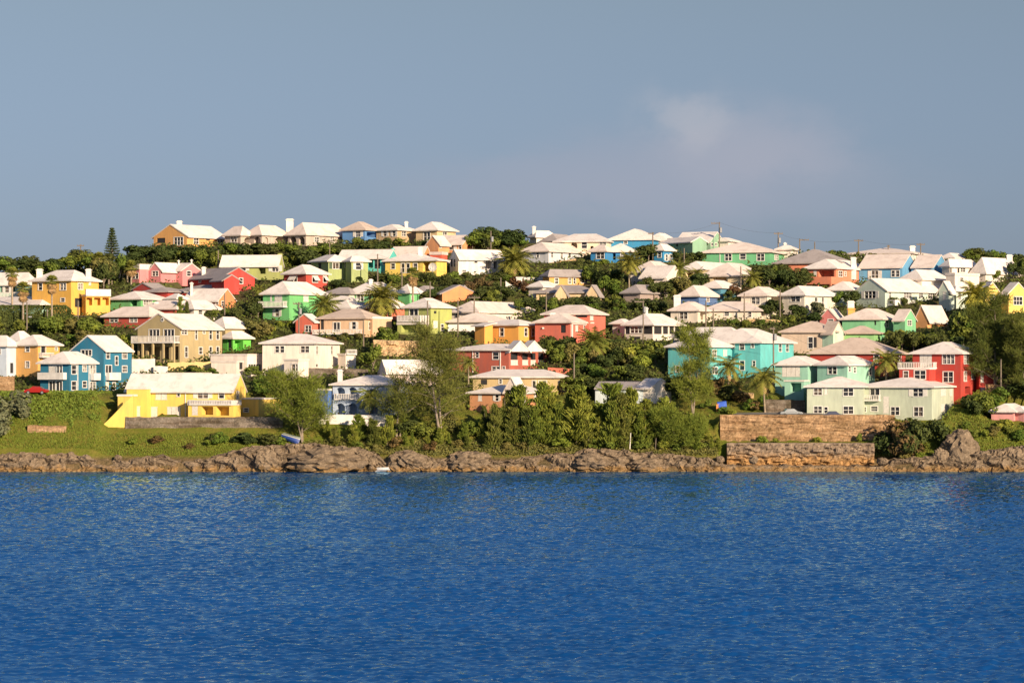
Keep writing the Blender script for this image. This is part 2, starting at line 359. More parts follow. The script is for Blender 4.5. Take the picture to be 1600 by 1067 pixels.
def build_vol(root, v, wcol, rk, first):
    org = root.location
    wmat = wall_mat(v.col or wcol); rmat = roof_mat(v.roof or rk)
    wall = MB(); openings = []
    Z = Vector((0, 0, 1))
    for f, spec in (('L', v.L), ('R', v.Rt)):
        d, n, W, xe = v.face(f); holes = []
        for w in parse(spec):
            if w[0] == 'r':
                u = v.ux(f, w[1]); mp = MB(); mp.obox(v.N, d, n, Z, u - .07, u + .07, .003, .13, max(v.z0, v.zy(f, w[4], u)), v.ze - .12); mp.build('downpipe', M_FRAME, root, org); continue
            u0, u1 = sorted((v.ux(f, w[1]), v.ux(f, w[3])))
            um = (u0 + u1) / 2
            z1 = v.zy(f, w[2], um); z0 = v.zy(f, w[4], um)
            u0, u1 = max(u0, .12), min(u1, W - .12); z1 = min(z1, v.ze - .06); z0 = max(z0, v.z0 + .1)
            if u1 - u0 < .25 or z1 - z0 < .25:
                if w[0] != 'r': continue
            holes.append((u0, u1, z0, z1, w[0]))
        us = sorted({0.0, W} | {h[0] for h in holes} | {h[1] for h in holes})
        zs = sorted({v.z0, v.ze} | {h[2] for h in holes} | {h[3] for h in holes})
        g = lambda u, z: v.N + d * u + Z * z
        for i in range(len(us) - 1):
            for j in range(len(zs) - 1):
                if us[i + 1] - us[i] < 1e-5 or zs[j + 1] - zs[j] < 1e-5: continue
                um, zm = (us[i] + us[i + 1]) / 2, (zs[j] + zs[j + 1]) / 2
                if any(h[0] < um < h[1] and h[2] < zm < h[3] for h in holes): continue
                wall.quad(g(us[i], zs[j]), g(us[i + 1], zs[j]), g(us[i + 1], zs[j + 1]), g(us[i], zs[j + 1]))
        for (u0, u1, z0, z1, k) in holes:
            dep = {'o': min(2.2, .6 * min(v.Wl, v.Wr)), 'a': min(2.0, .6 * min(v.Wl, v.Wr))}.get(k, .22)
            q = lambda u, z, e: v.N + d * u + Z * z - n * e
            wall.quad(q(u0, z0, 0), q(u1, z0, 0), q(u1, z0, dep), q(u0, z0, dep)); wall.quad(q(u0, z1, dep), q(u1, z1, dep), q(u1, z1, 0), q(u0, z1, 0))
            wall.quad(q(u0, z0, dep), q(u0, z1, dep), q(u0, z1, 0), q(u0, z0, 0)); wall.quad(q(u1, z0, 0), q(u1, z1, 0), q(u1, z1, dep), q(u1, z0, dep))
            wall.quad(q(u0, z0, dep), q(u1, z0, dep), q(u1, z1, dep), q(u0, z1, dep))
            if k == 'a': arch_fill(wall, v.N, d, n, u0, u1, z0, z1)
            openings.append((d, n, u0, u1, z0, z1, k))
    A = lambda a, b, z: v.N + v.l * a + v.r * b + Z * z
    wall.quad(A(v.Wl, 0, v.z0), A(v.Wl, v.Wr, v.z0), A(v.Wl, v.Wr, v.ze), A(v.Wl, 0, v.ze))
    wall.quad(A(0, v.Wr, v.z0), A(v.Wl, v.Wr, v.z0), A(v.Wl, v.Wr, v.ze), A(0, v.Wr, v.ze))
    ro = MB(); Wl, Wr, ze, zr, o = v.Wl, v.Wr, v.ze, v.zr, v.oh
    t = v.t
    if t == 'hip':
        lo, hi = ze - .10, ze + .14
        c = [(-o, -o), (Wl + o, -o), (Wl + o, Wr + o), (-o, Wr + o)]
        for i in range(4):
            p, q = c[i], c[(i + 1) % 4]; ro.quad(A(*p, lo), A(*q, lo), A(*q, hi), A(*p, hi))
        ro.quad(*[A(*p, lo) for p in reversed(c)])
        ins = min(Wl, Wr) / 2 * v.hf
        if Wl >= Wr: r0, r1 = (min(ins, Wl / 2 - .1), Wr / 2), (max(Wl - ins, Wl / 2 + .1), Wr / 2)
        else: r0, r1 = (Wl / 2, min(ins, Wr / 2 - .1)), (Wl / 2, max(Wr - ins, Wr / 2 + .1))
        P = [A(*p, hi) for p in c]; a0, a1 = A(*r0, zr), A(*r1, zr)
        if Wl >= Wr:
            ro.quad(P[0], P[1], a1, a0); ro.tri(P[1], P[2], a1); ro.quad(P[2], P[3], a0, a1); ro.tri(P[3], P[0], a0)
        else:
            ro.tri(P[0], P[1], a0); ro.quad(P[1], P[2], a1, a0); ro.tri(P[2], P[3], a1); ro.quad(P[3], P[0], a0, a1)
    elif t in ('gR', 'gL'):
        sp, ln_ = (Wr, Wl) if t == 'gR' else (Wl, Wr)
        G = (lambda a, b, z: A(a, b, z)) if t == 'gR' else (lambda a, b, z: A(b, a, z))
        wall.tri(G(0, 0, ze), G(0, sp, ze), G(0, sp / 2, zr - .12)); wall.tri(G(ln_, 0, ze), G(ln_, sp / 2, zr - .12), G(ln_, sp, ze))
        g0, g1 = -.10, ln_ + .10; th_ = .24
        dz = (zr - ze) / (sp / 2) * o
        prof = [(-o, ze - dz), (sp / 2, zr), (sp + o, ze - dz)]
        for i in range(2):
            (b0, z0), (b1, z1) = prof[i], prof[i + 1]
            ro.hexa([G(g0, b0, z0 - .1), G(g1, b0, z0 - .1), G(g1, b1, z1 - .1), G(g0, b1, z1 - .1), G(g0, b0, z0 + .14), G(g1, b0, z0 + .14), G(g1, b1, z1 + .14), G(g0, b1, z1 + .14)])
    elif t == 'flat':
        hi = ze + max(v.zr - ze, .2)
        ro.obox(v.N, v.l, v.r, Z, -.12, Wl + .12, -.12, Wr + .12, ze - .02, hi)
    elif t == 'shed':   # low lean-to, high edge at the back
        ro.hexa([A(-o, -o, ze - .05), A(Wl + o, -o, ze - .05), A(Wl + o, Wr + o, zr - .05), A(-o, Wr + o, zr - .05), A(-o, -o, ze + .15), A(Wl + o, -o, ze + .15), A(Wl + o, Wr + o, zr + .15), A(-o, Wr + o, zr + .15)])
        wall.tri(A(0, 0, ze), A(0, Wr, ze), A(0, Wr, zr)); wall.tri(A(Wl, 0, ze), A(Wl, Wr, zr), A(Wl, Wr, ze))
    wo = wall.build('wall', wmat, root, org)
    rf = ro.build('roof', rmat, root, org)
    # windows, doors, shutters
    for (d, n, u0, u1, z0, z1, k) in openings:
        if k in 'oa': continue
        O = v.N - n * 0.0
        B = lambda mb, a0, a1, e0, e1, b0, b1: mb.obox(O, d, n, Z, a0, a1, e0, e1, b0, b1)
        fr = MB(); w = .13
        if k in 'wWdgbG':
            pr = .06
            B(fr, u0 - w, u1 + w, -.10, pr, z1, z1 + w); B(fr, u0 - w, u1 + w, -.10, pr + .05, z0 - w, z0)
            B(fr, u0 - w, u0, -.10, pr, z0, z1); B(fr, u1, u1 + w, -.10, pr, z0, z1)
            nm = max(1, round((u1 - u0) / .85))
            for i in range(1, nm):
                x = u0 + (u1 - u0) * i / nm; B(fr, x - .05, x + .05, -.12, -.01, z0, z1)
            if k in 'wW' and z1 - z0 < 2.4: B(fr, u0, u1, -.11, -.03, (z0 + z1) / 2 - .04, (z0 + z1) / 2 + .04)
            wob = fr.build('door' if k in 'd' and z1 - z0 > 1.7 else 'window', M_FRAME, root, org)
            pa = MB(); B(pa, u0, u1, -.19, -.15, z0, z1); pa.build('pane', M_GLASS, wob, org)
            if k == 'b':
                q = lambda u, e, z: O + d * u + n * e + Z * z
                h = z1 - z0
                for (ua, ub) in ([(u0, u1)] if u1 - u0 < 1.6 else [(u0, (u0 + u1) / 2 - .05), ((u0 + u1) / 2 + .05, u1)]):
                    sh = MB(); sh.hexa([q(ua, .12, z1), q(ub, .12, z1), q(ub, .12 + h * .62, z0 + .25 * h), q(ua, .12 + h * .62, z0 + .25 * h), q(ua, .17, z1 + .04), q(ub, .17, z1 + .04), q(ub, .17 + h * .62, z0 + .25 * h + .04), q(ua, .17 + h * .62, z0 + .25 * h + .04)])
                    sh.build('shutter', M_SHUT, wob, org)
            if k in 'GW':      # open side shutters
                sh = MB(); sw = min(.5 * (u1 - u0), .7)
                B(sh, u0 - w - sw, u0 - w - .02, .01, .07, z0, z1); sh.build('shutter', M_GSH if k == 'G' else M_SHUT, wob, org); sh = MB(); B(sh, u1 + w + .02, u1 + w + sw, .01, .07, z0, z1)
                sh.build('shutter', M_GSH if k == 'G' else M_SHUT, wob, org)
        elif k in 's':     # closed white shutters or a white roller door
            B(fr, u0 - .08, u1 + .08, -.1, .05, z0 - .08, z0); B(fr, u0 - .08, u1 + .08, -.1, .05, z1, z1 + .08)
            nm = max(1, round((u1 - u0) / .9))
            for i in range(nm):
                a, b_ = u0 + (u1 - u0) * i / nm + .03, u0 + (u1 - u0) * (i + 1) / nm - .03
                B(fr, a, b_, -.12, .02, z0, z1)
            fr.build('shutter', M_SHUT, root, org)
        elif k == 'k':     # dark sheets: screens, rollers, doorways, and shade painted inside verandas
            B(fr, u0, u1, -.2, -.1, z0, z1); fr.build('door', M_DARK, root, org)
    if v.Gw:        # round window high in the left gable
        u = v.ux('L', v.Gw[0]); zc = v.zy('L', v.Gw[1], u); rr = v.Gw[2] * v.Yn / F; c0 = v.N + v.l * u + Z * zc
        m = MB(); m.tube([c0 - v.nl * .05, c0 + v.nl * .08], rr, 18); wob = m.build('window', M_FRAME, root, org)
        m = MB(); m.tube([c0 + v.nl * .081, c0 + v.nl * .09], rr * .62, 16); m.build('pane', M_GLASS, wob, org)
    # chimneys
    for cch in parse(v.C):
        k, x0, y0, x1, y1 = cch[:5]
        col = {'c': M_WHITE, 'h': wmat, 'q': wall_mat((250, 170, 40))}.get(k, M_WHITE)
        dep = cch[5] if len(cch) > 5 else .5
        Yc = v.Yn + (v.l * v.Wl * .5 + v.r * v.Wr * dep).y
        p0, p1 = PX(x0, y0, Yc), PX(x1, y0, Yc); wd = p1.x - p0.x; zt0 = p0.z; zb0 = ZY(y1, Yc) - 1.6
        m = MB(); dpt = max(wd * .8, .7); y_0 = Yc - dpt / 2
        m.box(p0.x + .08, p1.x - .08, y_0, y_0 + dpt, zb0, zt0 - .35); m.box(p0.x - .05, p1.x + .05, y_0 - .13, y_0 + dpt + .13, zt0 - .35, zt0 - .18)
        m.box(p0.x + .15, p1.x - .15, y_0 + .07, y_0 + dpt - .07, zt0 - .18, zt0)
        m.build('chimney', col, rf, org)
    # balconies, porches
    for bsp in v.B:
        f, x0, x1, yt, yf, dep, style = bsp[:7]; npost = bsp[7] if len(bsp) > 7 else 0
        d, n, W, xe = v.face(f); u0, u1 = sorted((v.ux(f, x0), v.ux(f, x1)))
        um = (u0 + u1) / 2; z1, z0 = v.zy(f, yt, um), v.zy(f, yf, um)
        mb = MB(); B = lambda mb_, a0, a1, e0, e1, b0, b1: mb_.obox(v.N, d, n, Z, a0, a1, e0, e1, b0, b1)
        B(mb, u0, u1, .003, dep, z0 - .22, z0)
        slab = mb.build('balcony' if style != 'none' else 'porch_roof', M_WHITE if style != 'wall' else wmat, root, org)
        if style != 'none':
            ra = MB()
            if style in ('solid', 'wall'):
                B(ra, u0, u1, dep - .12, dep + .003, z0 + .002, z1); B(ra, u0, u0 + .12, .004, dep - .122, z0 + .002, z1 - .003); B(ra, u1 - .12, u1, .004, dep - .122, z0 + .002, z1 - .003)
            else:
                B(ra, u0, u1, dep - .12, dep, z1 - .1, z1); B(ra, u0, u0 + .1, .004, dep - .122, z1 - .1, z1 - .003); B(ra, u1 - .1, u1, .004, dep - .122, z1 - .1, z1 - .003)
                nb = max(3, int((u1 - u0) / .32))
                for i in range(nb + 1):
                    x = u0 + (u1 - u0 - .1) * i / nb; B(ra, x, x + .1, dep - .11, dep - .01, z0 + .002, z1 - .102)
                for i in range(4):
                    e = dep * (i + .5) / 4.3
                    for xx in (u0, u1 - .1): B(ra, xx, xx + .1, e, e + .1, z0 + .002, z1 - .102)
            ra.build('railing', M_WHITE if style != 'wall' else wmat, slab, org)
        for i in range(npost):
            po = MB(); x = u0 + (u1 - u0 - .35) * (i / max(npost - 1, 1))
            B(po, x, x + .35, dep - .37, dep - .02, v.z0, z0 - .222)
            po.build('post', wmat if style != 'none' else M_WHITE, root, org)
    return wo

def H(label, col, vols, roof='w', cat='house', group='pastel houses on the hillside', name='house'):
    v = vols[0]
    root = empty(name, (v.N.x, v.N.y, v.zb), label, cat, group)
    for i, vv in enumerate(vols): build_vol(root, vv, col, roof, i == 0)
    return root
# ------------------------------------------------------------------ the houses, from the ridge down to the shore
V = Vol
ORANGE, MANGO, YEL = (236, 160, 62), (250, 190, 10), (252, 205, 40)
# ridge
H('orange gabled house with a white roof on the ridge, farthest left on the skyline', (240, 172, 74),
  [V(240, 292, 355, 353, 368.5, 384, 36, 'gL', 'k245,372,258,380 w272,371,286,383', 'w303,372,310,381 k322,372,328,376 w340,372,348,380', C='c276,345,285,352')])
H('beige hip-roofed house with arched porch beside the orange ridge house', (212, 190, 168),
  [V(351, 376, 394, 353.5, 368, 383, 40, 'hip', 'w361,370,370,378', 'a382,371,392,380', roof='p')])
H('long beige arcaded house on the ridge with a tall round-topped chimney', (206, 186, 168),
  [V(383, 409, 452, 352, 367.5, 383, 40, 'hip', 'a397,370.5,407,382', 'a413,371,419,381 a430,370.5,444,383', roof='p', C='c447,342,459,352,0.8'),
   V(450, 478, 545, 349, 367, 384, 38, 'hip', 'a453,370,463,383 a467,370,476,383', 'w492,371,498,378 w516,371,522,378', roof='p', dY=1)])
H('bright blue house with a weathered pinkish roof on the ridge', (84, 148, 212),
  [V(535, 570, 593, 346.5, 359.5, 376, 30, 'hip', 'W556,361,563,370', 'o573,363,588,371', roof='t')])
H('tan house with a low white roof between the blue and cream ridge houses', (206, 172, 122),
  [V(588, 620, 650, 351, 359.5, 375, 34, 'hip', 'W599,361,604,369 W613.5,361,618,369', 'w628,362,634,369', C='c632,346,638,353')])
H('cream yellow house with a white hip roof right of the tan ridge house', (232, 200, 142),
  [V(650, 683, 712, 347, 360, 378, 33, 'hip', 'w662,363,672,377', 'w692,363,698,371')])
H('small white cottage with a tall chimney alone on the skyline', (245, 238, 228),
  [V(828, 838, 868, 360.5, 371, 380, 58, 'hip', '', 'w850,373,856,378', C='c831.5,353.5,837.5,363,0.1')])
H('long cream house with arched windows on the ridge', (248, 226, 192),
  [V(849, 870, 900, 366, 377, 392, 30, 'hip', '', 'a872,378,880,389', roof='g', dY=3),
   V(868, 950, 960, 365.5, 377.5, 394, 10, 'hip', 'a892,378.5,902,388 w909,378,917,388 w937,378.5,947,383 a922,384.5,928,391', '')])
H('cerulean blue house with a tall white hip roof high on the ridge', (28, 156, 208),
  [V(953, 1020, 1040, 358.5, 374.5, 390, 15, 'hip', 'w975,377,980,381', ''),
   V(1012, 1040, 1056, 364, 376, 390, 25, 'hip', '', '', dY=6)])
H('blue lower house with a porch in front of the ridge cottage', (14, 140, 205),
  [V(923, 946, 958, 382.5, 393, 411, 30, 'hip', 'w932,394.5,944,404', '', roof='p'),
   V(945, 992, 1000, 381, 393.5, 411, 8, 'hip', 'o949,396,962,406 w970,396,976,404', '', dY=2)])
H('narrow blue house with white columns behind the round dark tree', (24, 150, 206),
  [V(1022, 1036, 1052, 381, 391.5, 409, 35, 'hip', 'w1028,395,1033,402', 'W1040,398,1043,407 w1046,398,1050,407')])
H('mint green house with a large blank wall under the skyline power pole', (140, 190, 152),
  [V(1028, 1082, 1104, 372, 377, 396, 54, 'gR', 'k1056.5,380,1059.5,385', ''),
   V(1056, 1110, 1131, 363.5, 377, 396, 25, 'gR', '', 'w1111,380,1114,384 w1117,380,1120,384', dY=8)])
H('long green house with a pinkish roof and white windows near the ridge', (96, 190, 130),
  [V(1097, 1203, 1231, 379, 394, 413, 18, 'hip', 'r1125,394,1126,412 w1133,397,1143,407 w1156.5,397,1165,405 w1183,397,1194,407', 'w1210,399,1216,406', roof='p')])
H('white house with a chimney just behind the long green house', (236, 226, 212),
  [V(1215, 1236, 1247, 383, 390, 402, 20, 'hip', '', 'w1238,392,1242,398', C='c1224,379,1229,386', dY=6)])
H('low white roofed house on the skyline behind the light blue house', (238, 228, 214),
  [V(1322, 1425, 1470, 388.5, 396, 408, 25, 'hip', '', '', roof='p', C='c1421,384,1430,392,0.5', dY=4)])
# second band
H('pink house with a row of small gables behind the bright red house', (232, 138, 140),
  [V(204, 218, 236, 413, 421, 441, 40, 'flat', 'w206,427,216,435', ''),
   V(233, 251, 286, 411.5, 421.5, 441, 35, 'gL', 'w238,424,247,431', ''),
   V(264, 285, 313, 412, 421.5, 441, 35, 'gR', '', 'w292,424,298,431', C='c298,405,301,411 c278,406,281,411', dY=3)])
H('bright red house with a broad red gable and grey roof', (216, 50, 32),
  [V(283, 347, 398, 420, 433, 453, 56, 'gR', 'w291,436,296,443 w311,436,314,441 w329,435,331,438', 'w374,435,379,443', roof='g', C='c315,417,322,422'),
   V(331, 350, 374, 430, 437, 455, 56, 'gR', '', '', roof='g', dY=-4)])
H('olive green bungalow with a square chimney above the red gable', (176, 184, 92),
  [V(344, 436, 443, 399.5, 412.5, 437, 10, 'gR', 'a354,415,361,420 W375,415,384,423 o404,411,415,428 W425.5,414.5,439,424', '', C='h434,396,442,405')])
H('turquoise house with a shaded porch left of the yellow house', (72, 210, 196),
  [V(528, 608, 621, 391, 401.5, 424, 18, 'gR', 'o573,405,583,418 k585,405,594,420 w599,407,604,413', '', C='h611,388,617,396')])
H('sage green house with green shutters below the ridge hedge', (168, 186, 106),
  [V(486, 513, 547, 398, 408.5, 440, 56, 'hip', 'k497,411,502,421', 'G520,411,529,420 w539,411,542,418'),
   V(540, 549, 575, 400, 408.5, 440, 60, 'hip', '', 'W556,411,563,421 a555,432,567,440', dY=-1.5)])
H('peach house with an orange gable below the cream ridge house', (240, 162, 92),
  [V(685, 724, 743, 368.5, 380, 394, 26, 'gR', 'W701,382,709,390 w717,381,721,390', 'a730,382,736,390', roof='p'),
   V(667, 685, 702, 369, 380, 394, 38, 'gL', '', 'w687,382,689,387', roof='p', dY=-2)])
H('orange gabled house with a long grey pink roof behind the yellow house', (238, 148, 70),
  [V(608, 660, 675, 386, 401, 410, 24, 'gR', '', 'k663,392,668,396', roof='p', dY=3)])
H('small orange red outbuilding left of the white gabled house', (238, 92, 50),
  [V(672, 690, 699, 394, 398, 410, 24, 'flat', '', '', roof='p', dY=3)])
H('yellow house with white trim and a satellite dish at its corner', (246, 210, 54),
  [V(602, 656, 698, 397, 407.5, 431, 24, 'hip', 'w611,412,617,420 w627,412,632,426 w635,412,640,426 w646,412,652,421', '', C='c653,386,661,399'),
   V(655, 682, 698, 402, 407, 431, 28, 'hip', 'o661,410,672,424', '', dY=-2)])
H('white gabled house with an outside stair beside the tall date palm', (244, 236, 226),
  [V(703, 716, 788, 391, 402.5, 429, 64, 'gL', 'k704,405,707,417 w709,405,712,417', 'w741,406,746,411 o759,402,768,420 a771,408,777,420 w722,422,728,427')])
H('pale lilac white house with a broad hip roof above the bare bank', (214, 218, 224),
  [V(814, 857, 918, 379.5, 393, 410, 36, 'hip', 'w838,395,842,402', 'w861,395,864,402 w876,395,879,402 w888,396,892,402 w906,396,914,401', roof='p')])
H('peach coral house with a grey pink roof, white tall chimney and deep porch', (240, 138, 92),
  [V(1211, 1312, 1340, 390, 411, 449, 22, 'hip', '', '', roof='g', dY=7),
   V(1258, 1306, 1360, 406, 419.5, 449, 32, 'hip', 'o1279,423,1303,433.5 s1271,423,1276,433', 'w1310,424,1316,432 w1319,425,1322,431 w1344,425,1349,432', roof='w', C='c1329,402,1338,425,0.35', B=[('L', 1263, 1306, 433, 443, 2.2, 'wall', 3)])])
H('light blue house with two blue gables and a white bay window', (92, 172, 218),
  [V(1342, 1410, 1433, 398.5, 416.5, 440, 24, 'gR', 'W1362,423,1372,436 w1393,423,1398,432 w1400,423,1405,432', '', roof='p'),
   V(1424, 1459, 1482, 399, 416.5, 440, 24, 'gR', '', '', roof='p', dY=2)])
H('white cottage with brown shutters on the ridge right of the blue gables', (246, 232, 212),
  [V(1470, 1490, 1512, 395.5, 404, 420, 36, 'hip', '', 'w1484,399,1488,404', dY=8),
   V(1472, 1484, 1527, 405, 417, 441, 50, 'hip', '', 'k1496,419,1499,427 w1501,419,1508,425 k1484,419,1487,426')])
H('white stuccoed house with a broad white gable end at the right skyline', (248, 232, 214),
  [V(1519, 1540, 1594, 403, 428, 440, 42, 'hip', '', 'w1556,431,1561,436', C='c1572,398,1582,412,0.8', roof='w')])
# third band
H('mango yellow two-storey house with porch and two white chimneys', (250, 186, 8),
  [V(50, 111, 154, 422, 438.5, 492, 33, 'hip', 'w60,443,66,453 w94,443,103,453 w95,466,101,471', 'w122,443,129,452 k117,466,130,480', C='c57,420,67,431,0.5 c134,420,143,434,0.3'),
   V(128, 134, 172, 460.5, 463, 492, 55, 'flat', '', 'o135,465,144,477 o147,465,157,477 o160,465,170,477', B=[('R', 133, 172, 452, 461, .5, 'solid')], par=.2),
   ])
H('pale aqua house with white veranda posts at the far left edge', (150, 200, 178),
  [V(-40, 46, 59, 426, 445.5, 466, 20, 'hip', 'o1,448,5,457 W8,448,14,457 o19,448,24,460', 'w51,448,55,459', B=[('L', -20, 44, 457, 464, 1.6, 'bal', 5)])])
H('low white roofed outbuilding above the clipped hedge', (150, 200, 178),
  [V(-40, 62, 113, 463.5, 476.5, 490, 34, 'hip', '', 'w102,479,106,486')])
H('green bungalow with a shaded veranda right of the mango house', (104, 196, 112),
  [V(172, 220, 262, 455, 467.5, 484, 34, 'hip', 'o204,469,214,478', 'w224,469,237,477', roof='w')])
H('small white domed outhouse beside the orange gable', (236, 226, 214),
  [V(262, 276, 290, 458.5, 467, 480, 40, 'hip', '', '')])
H('orange gabled cottage with a wide white roof and round-capped chimney', (246, 148, 74),
  [V(286, 342, 368, 452, 468, 482, 28, 'gR', 'w337,470,341,475', 'w346,471,350,478', roof='w', C='c297,441,302,454', dY=1),
   V(268, 330, 385, 445, 455, 478, 40, 'hip', '', '', roof='g', dY=10)])
H('dark red gabled cottage half hidden left of the bright red house', (190, 52, 40),
  [V(208, 238, 262, 443, 451, 466, 38, 'gL', '', '', roof='g'), V(226, 262, 292, 449, 456, 466, 30, 'hip', '', '', roof='g', dY=-3)])
H('brick red bungalow with a long white roof behind the shrubs', (196, 72, 52),
  [V(163, 232, 262, 479, 494.5, 512, 28, 'hip', 'w172,496,184,503 w203,496,214,503', 'w236,496,241,503', roof='p'),
   V(222, 275, 302, 469, 483, 505, 30, 'hip', '', '', roof='p', C='c241,472,249,482', dY=2)])
H('white cottage with a peaked hip roof behind the young cypress', (240, 228, 214),
  [V(276, 303, 344, 469, 483, 500, 38, 'hip', '', 'w310,485,316,491', roof='w')])
H('bright red square house with tilted white shutters', (204, 66, 42),
  [V(444, 478, 512, 413.5, 428, 456, 40, 'hip', 'b453,432,464,440', 'b488,432,496,441 b505,432,510,441')])
H('bright green two-storey house with a white balcony on its left', (104, 206, 112),
  [V(411, 452, 509, 440, 459.5, 500, 32, 'hip', 's422,461,425,471 s429,461,441,472 W430,483,436,494', 's474,461,482,471', B=[('L', 410, 449, 471, 479, 1.4, 'bal')])])
H('white and grey roofed bungalow between the green houses', (236, 220, 204),
  [V(508, 546, 566, 449, 459, 474, 26, 'hip', '', '', roof='g'), V(515, 540, 556, 462, 468, 480, 26, 'hip', '', '', dY=-5)])
H('mint green house with a white chimney top behind the big date palm', (112, 200, 128),
  [V(543, 600, 627, 441, 458.5, 476, 26, 'hip', 's552,459,554,470 w558,460,568,470 k575,460,580,468', 'w610,461,616,467', C='c576,436,583,443')])
H('small bright green cottage beside the skirted fan palm', (104, 204, 116),
  [V(622, 640, 658, 444, 458, 476, 38, 'hip', '', 'w643,463,646,468')])
H('row of low grey roofed cottages with little orange gables in the trees', (242, 150, 76),
  [V(645, 670, 690, 446.5, 458, 470, 26, 'hip', '', '', roof='g'),
   V(686, 691, 706, 446, 458, 468, 62, 'gR', '', '', roof='g', dY=-3),
   V(708, 716, 736, 446.5, 458, 468, 62, 'gR', '', 's726,456,730,462', roof='g', dY=-1)])
H('coral cottage with tiered white roofs left of the big date palm', (240, 130, 92),
  [V(520, 548, 574, 469, 483, 500, 34, 'hip', '', 'w556,485,562,491', roof='w'), V(544, 566, 588, 472, 480, 496, 36, 'hip', '', '', roof='g', dY=3)])
H('salmon house with white windows under the big date palm', (240, 128, 88),
  [V(572, 600, 634, 464, 481, 500, 36, 'hip', 'w587,484,593,492', 'w606,485,611,492')])
H('pale tan house with a weathered roof and white balustrade', (226, 186, 142),
  [V(500, 569, 600, 482.5, 497.5, 526, 22, 'hip', 'k501,499,506,515 d521,504,531,518 W550,503,556,514', 'w576,504,580,515', roof='t', B=[('L', 497, 566, 515, 521, 2.6, 'bal')]),
   V(569, 582, 612, 495, 498, 526, 30, 'flat', '', '', dY=2)])
H('coral red gabled cottage right below the bright green house', (240, 110, 78),
  [V(462, 488, 500, 491, 501, 521, 30, 'gL', 'w477,509,486,518', '')])
H('lime green two-storey house with a balustraded balcony', (182, 192, 84),
  [V(632, 673, 706, 465.5, 480.5, 521, 36, 'hip', 'd640,483,653,493', 'k678,486,682,490 s677,502,684,512 w689,507,693,516'),
   V(621, 660, 669, 493, 507, 521, 30, 'flat', 'o627,508,650,519', '', B=[('L', 622, 658, 493, 501, .4, 'bal')], dY=-3, par=.2)])
H('sprawling white house with a broad pinkish hip roof above the orange house', (240, 228, 212),
  [V(704, 747, 842, 471.5, 488, 507, 34, 'hip', 'w712,490,718,497', 'w760,490,768,496', roof='p'),
   V(702, 760, 800, 489, 503, 514, 25, 'hip', '', '', roof='p', dY=-3)])
H('orange and yellow house with a low white roof and slender windows', (252, 172, 14),
  [V(756, 810, 846, 499, 508, 537, 34, 'hip', 'w759.5,513,764,521 w781,513,787,525', 'w819.5,513,824,525 w831,513,835,525', par=1.6),
   V(742, 757, 770, 505, 510, 537, 55, 'shed', '', '', dY=1),
   V(843, 850, 884, 507, 513, 535, 50, 'hip', '', 'w848,518,862,526 w874,519,880,524', C='c859,489,869,508,0.3')])
H('coral house with white corner pillars behind the orange house', (232, 110, 82),
  [V(850, 920, 946, 476.5, 491, 532, 24, 'hip', 'k899,492,917,496', 's922,493,927,500', roof='p'),
   V(836, 891, 922, 489, 504, 534, 30, 'hip', 'k876,508,884,520', 's899,509,903,518 w912,509,916,516', roof='p', dY=-4, B=[('R', 892, 920, 505, 505.5, .3, 'none', 2)])])
H('brick red terrace with white dormer gables and a screened veranda', (198, 92, 66),
  [V(700, 795, 857, 537, 547, 584, 30, 'hip', 'w743,551,748,558 w770,551,779,561 r739,547,740,582 r782,547,783,582 w769,573,781,580 w785,573,789,579', 'k798,551.5,809,562 s798,563,809,570 k816,551.5,825,562 s816,563,825,570 k829,551.5,837,562 s829,563,837,570 k841,551.5,850,562 s841,563,850,570', roof='w'),
   V(790, 800, 811, 533, 546.5, 584, 32, 'gR', '', '', dY=-.5, E=3.6, col=(246, 226, 212), up=True), V(812, 822, 834, 533, 546.5, 584, 32, 'gR', '', '', dY=2.2, E=3.6, col=(246, 226, 212), up=True)])
H('ochre house with a grey roof in front of the bare bank', (238, 170, 62),
  [V(848, 858, 925, 421, 432, 447, 62, 'hip', '', 'w867,435,872,443 w888,435,892,443 w896,435,899,443 w908,436,920,442', roof='g')])
H('low grey roofed cottage with two cream gables in dark trees', (240, 206, 150),
  [V(838, 924, 938, 445.5, 457.5, 468, 12, 'hip', '', '', roof='g'), V(868, 885, 888, 446, 459, 468, 15, 'gL', '', '', roof='g', dY=-2), V(917, 933, 940, 446, 458, 468, 20, 'gL', '', 'w935,462,937,466', roof='g', dY=-2)])
H('small white roofed cottage left of the two cream gables', (240, 226, 210),
  [V(826, 848, 873, 439, 448.5, 462, 38, 'hip', '', '')])
H('white house with broad roofs and an aqua door behind the slim palm', (246, 232, 216),
  [V(985, 1030, 1062, 408, 425, 447, 32, 'hip', '', 'w1034,428,1038,440', roof='p'),
   V(1000, 1042, 1066, 416, 432, 447, 30, 'gR', '', 'k1053,434,1060,444', roof='w', dY=-5)])
H('cream bungalow with a wide pinkish roof and shaded carport', (246, 222, 172),
  [V(1066, 1098, 1165, 410, 421, 444, 30, 'hip', 'o1072,426,1083,434', '', roof='w', dY=5),
   V(1096, 1158, 1198, 411, 431.5, 446, 28, 'hip', 'o1096,434,1109,441 o1114,433,1135,441', '', roof='p')])
H('small white roofed blue cottage half hidden in reddish shrubs', (70, 150, 180),
  [V(1096, 1126, 1152, 438, 450, 464, 34, 'hip', '', '')])
H('white roofed cottage with blue walls left of the cream villa', (90, 130, 190),
  [V(1062, 1092, 1121, 446, 463, 476, 34, 'hip', '', 'w1104,466,1108,471', roof='p')])
H('grey roofed cottage half hidden by dark trees below the slim palm', (180, 160, 150),
  [V(974, 1000, 1040, 445, 458, 472, 36, 'hip', '', '', roof='g')])
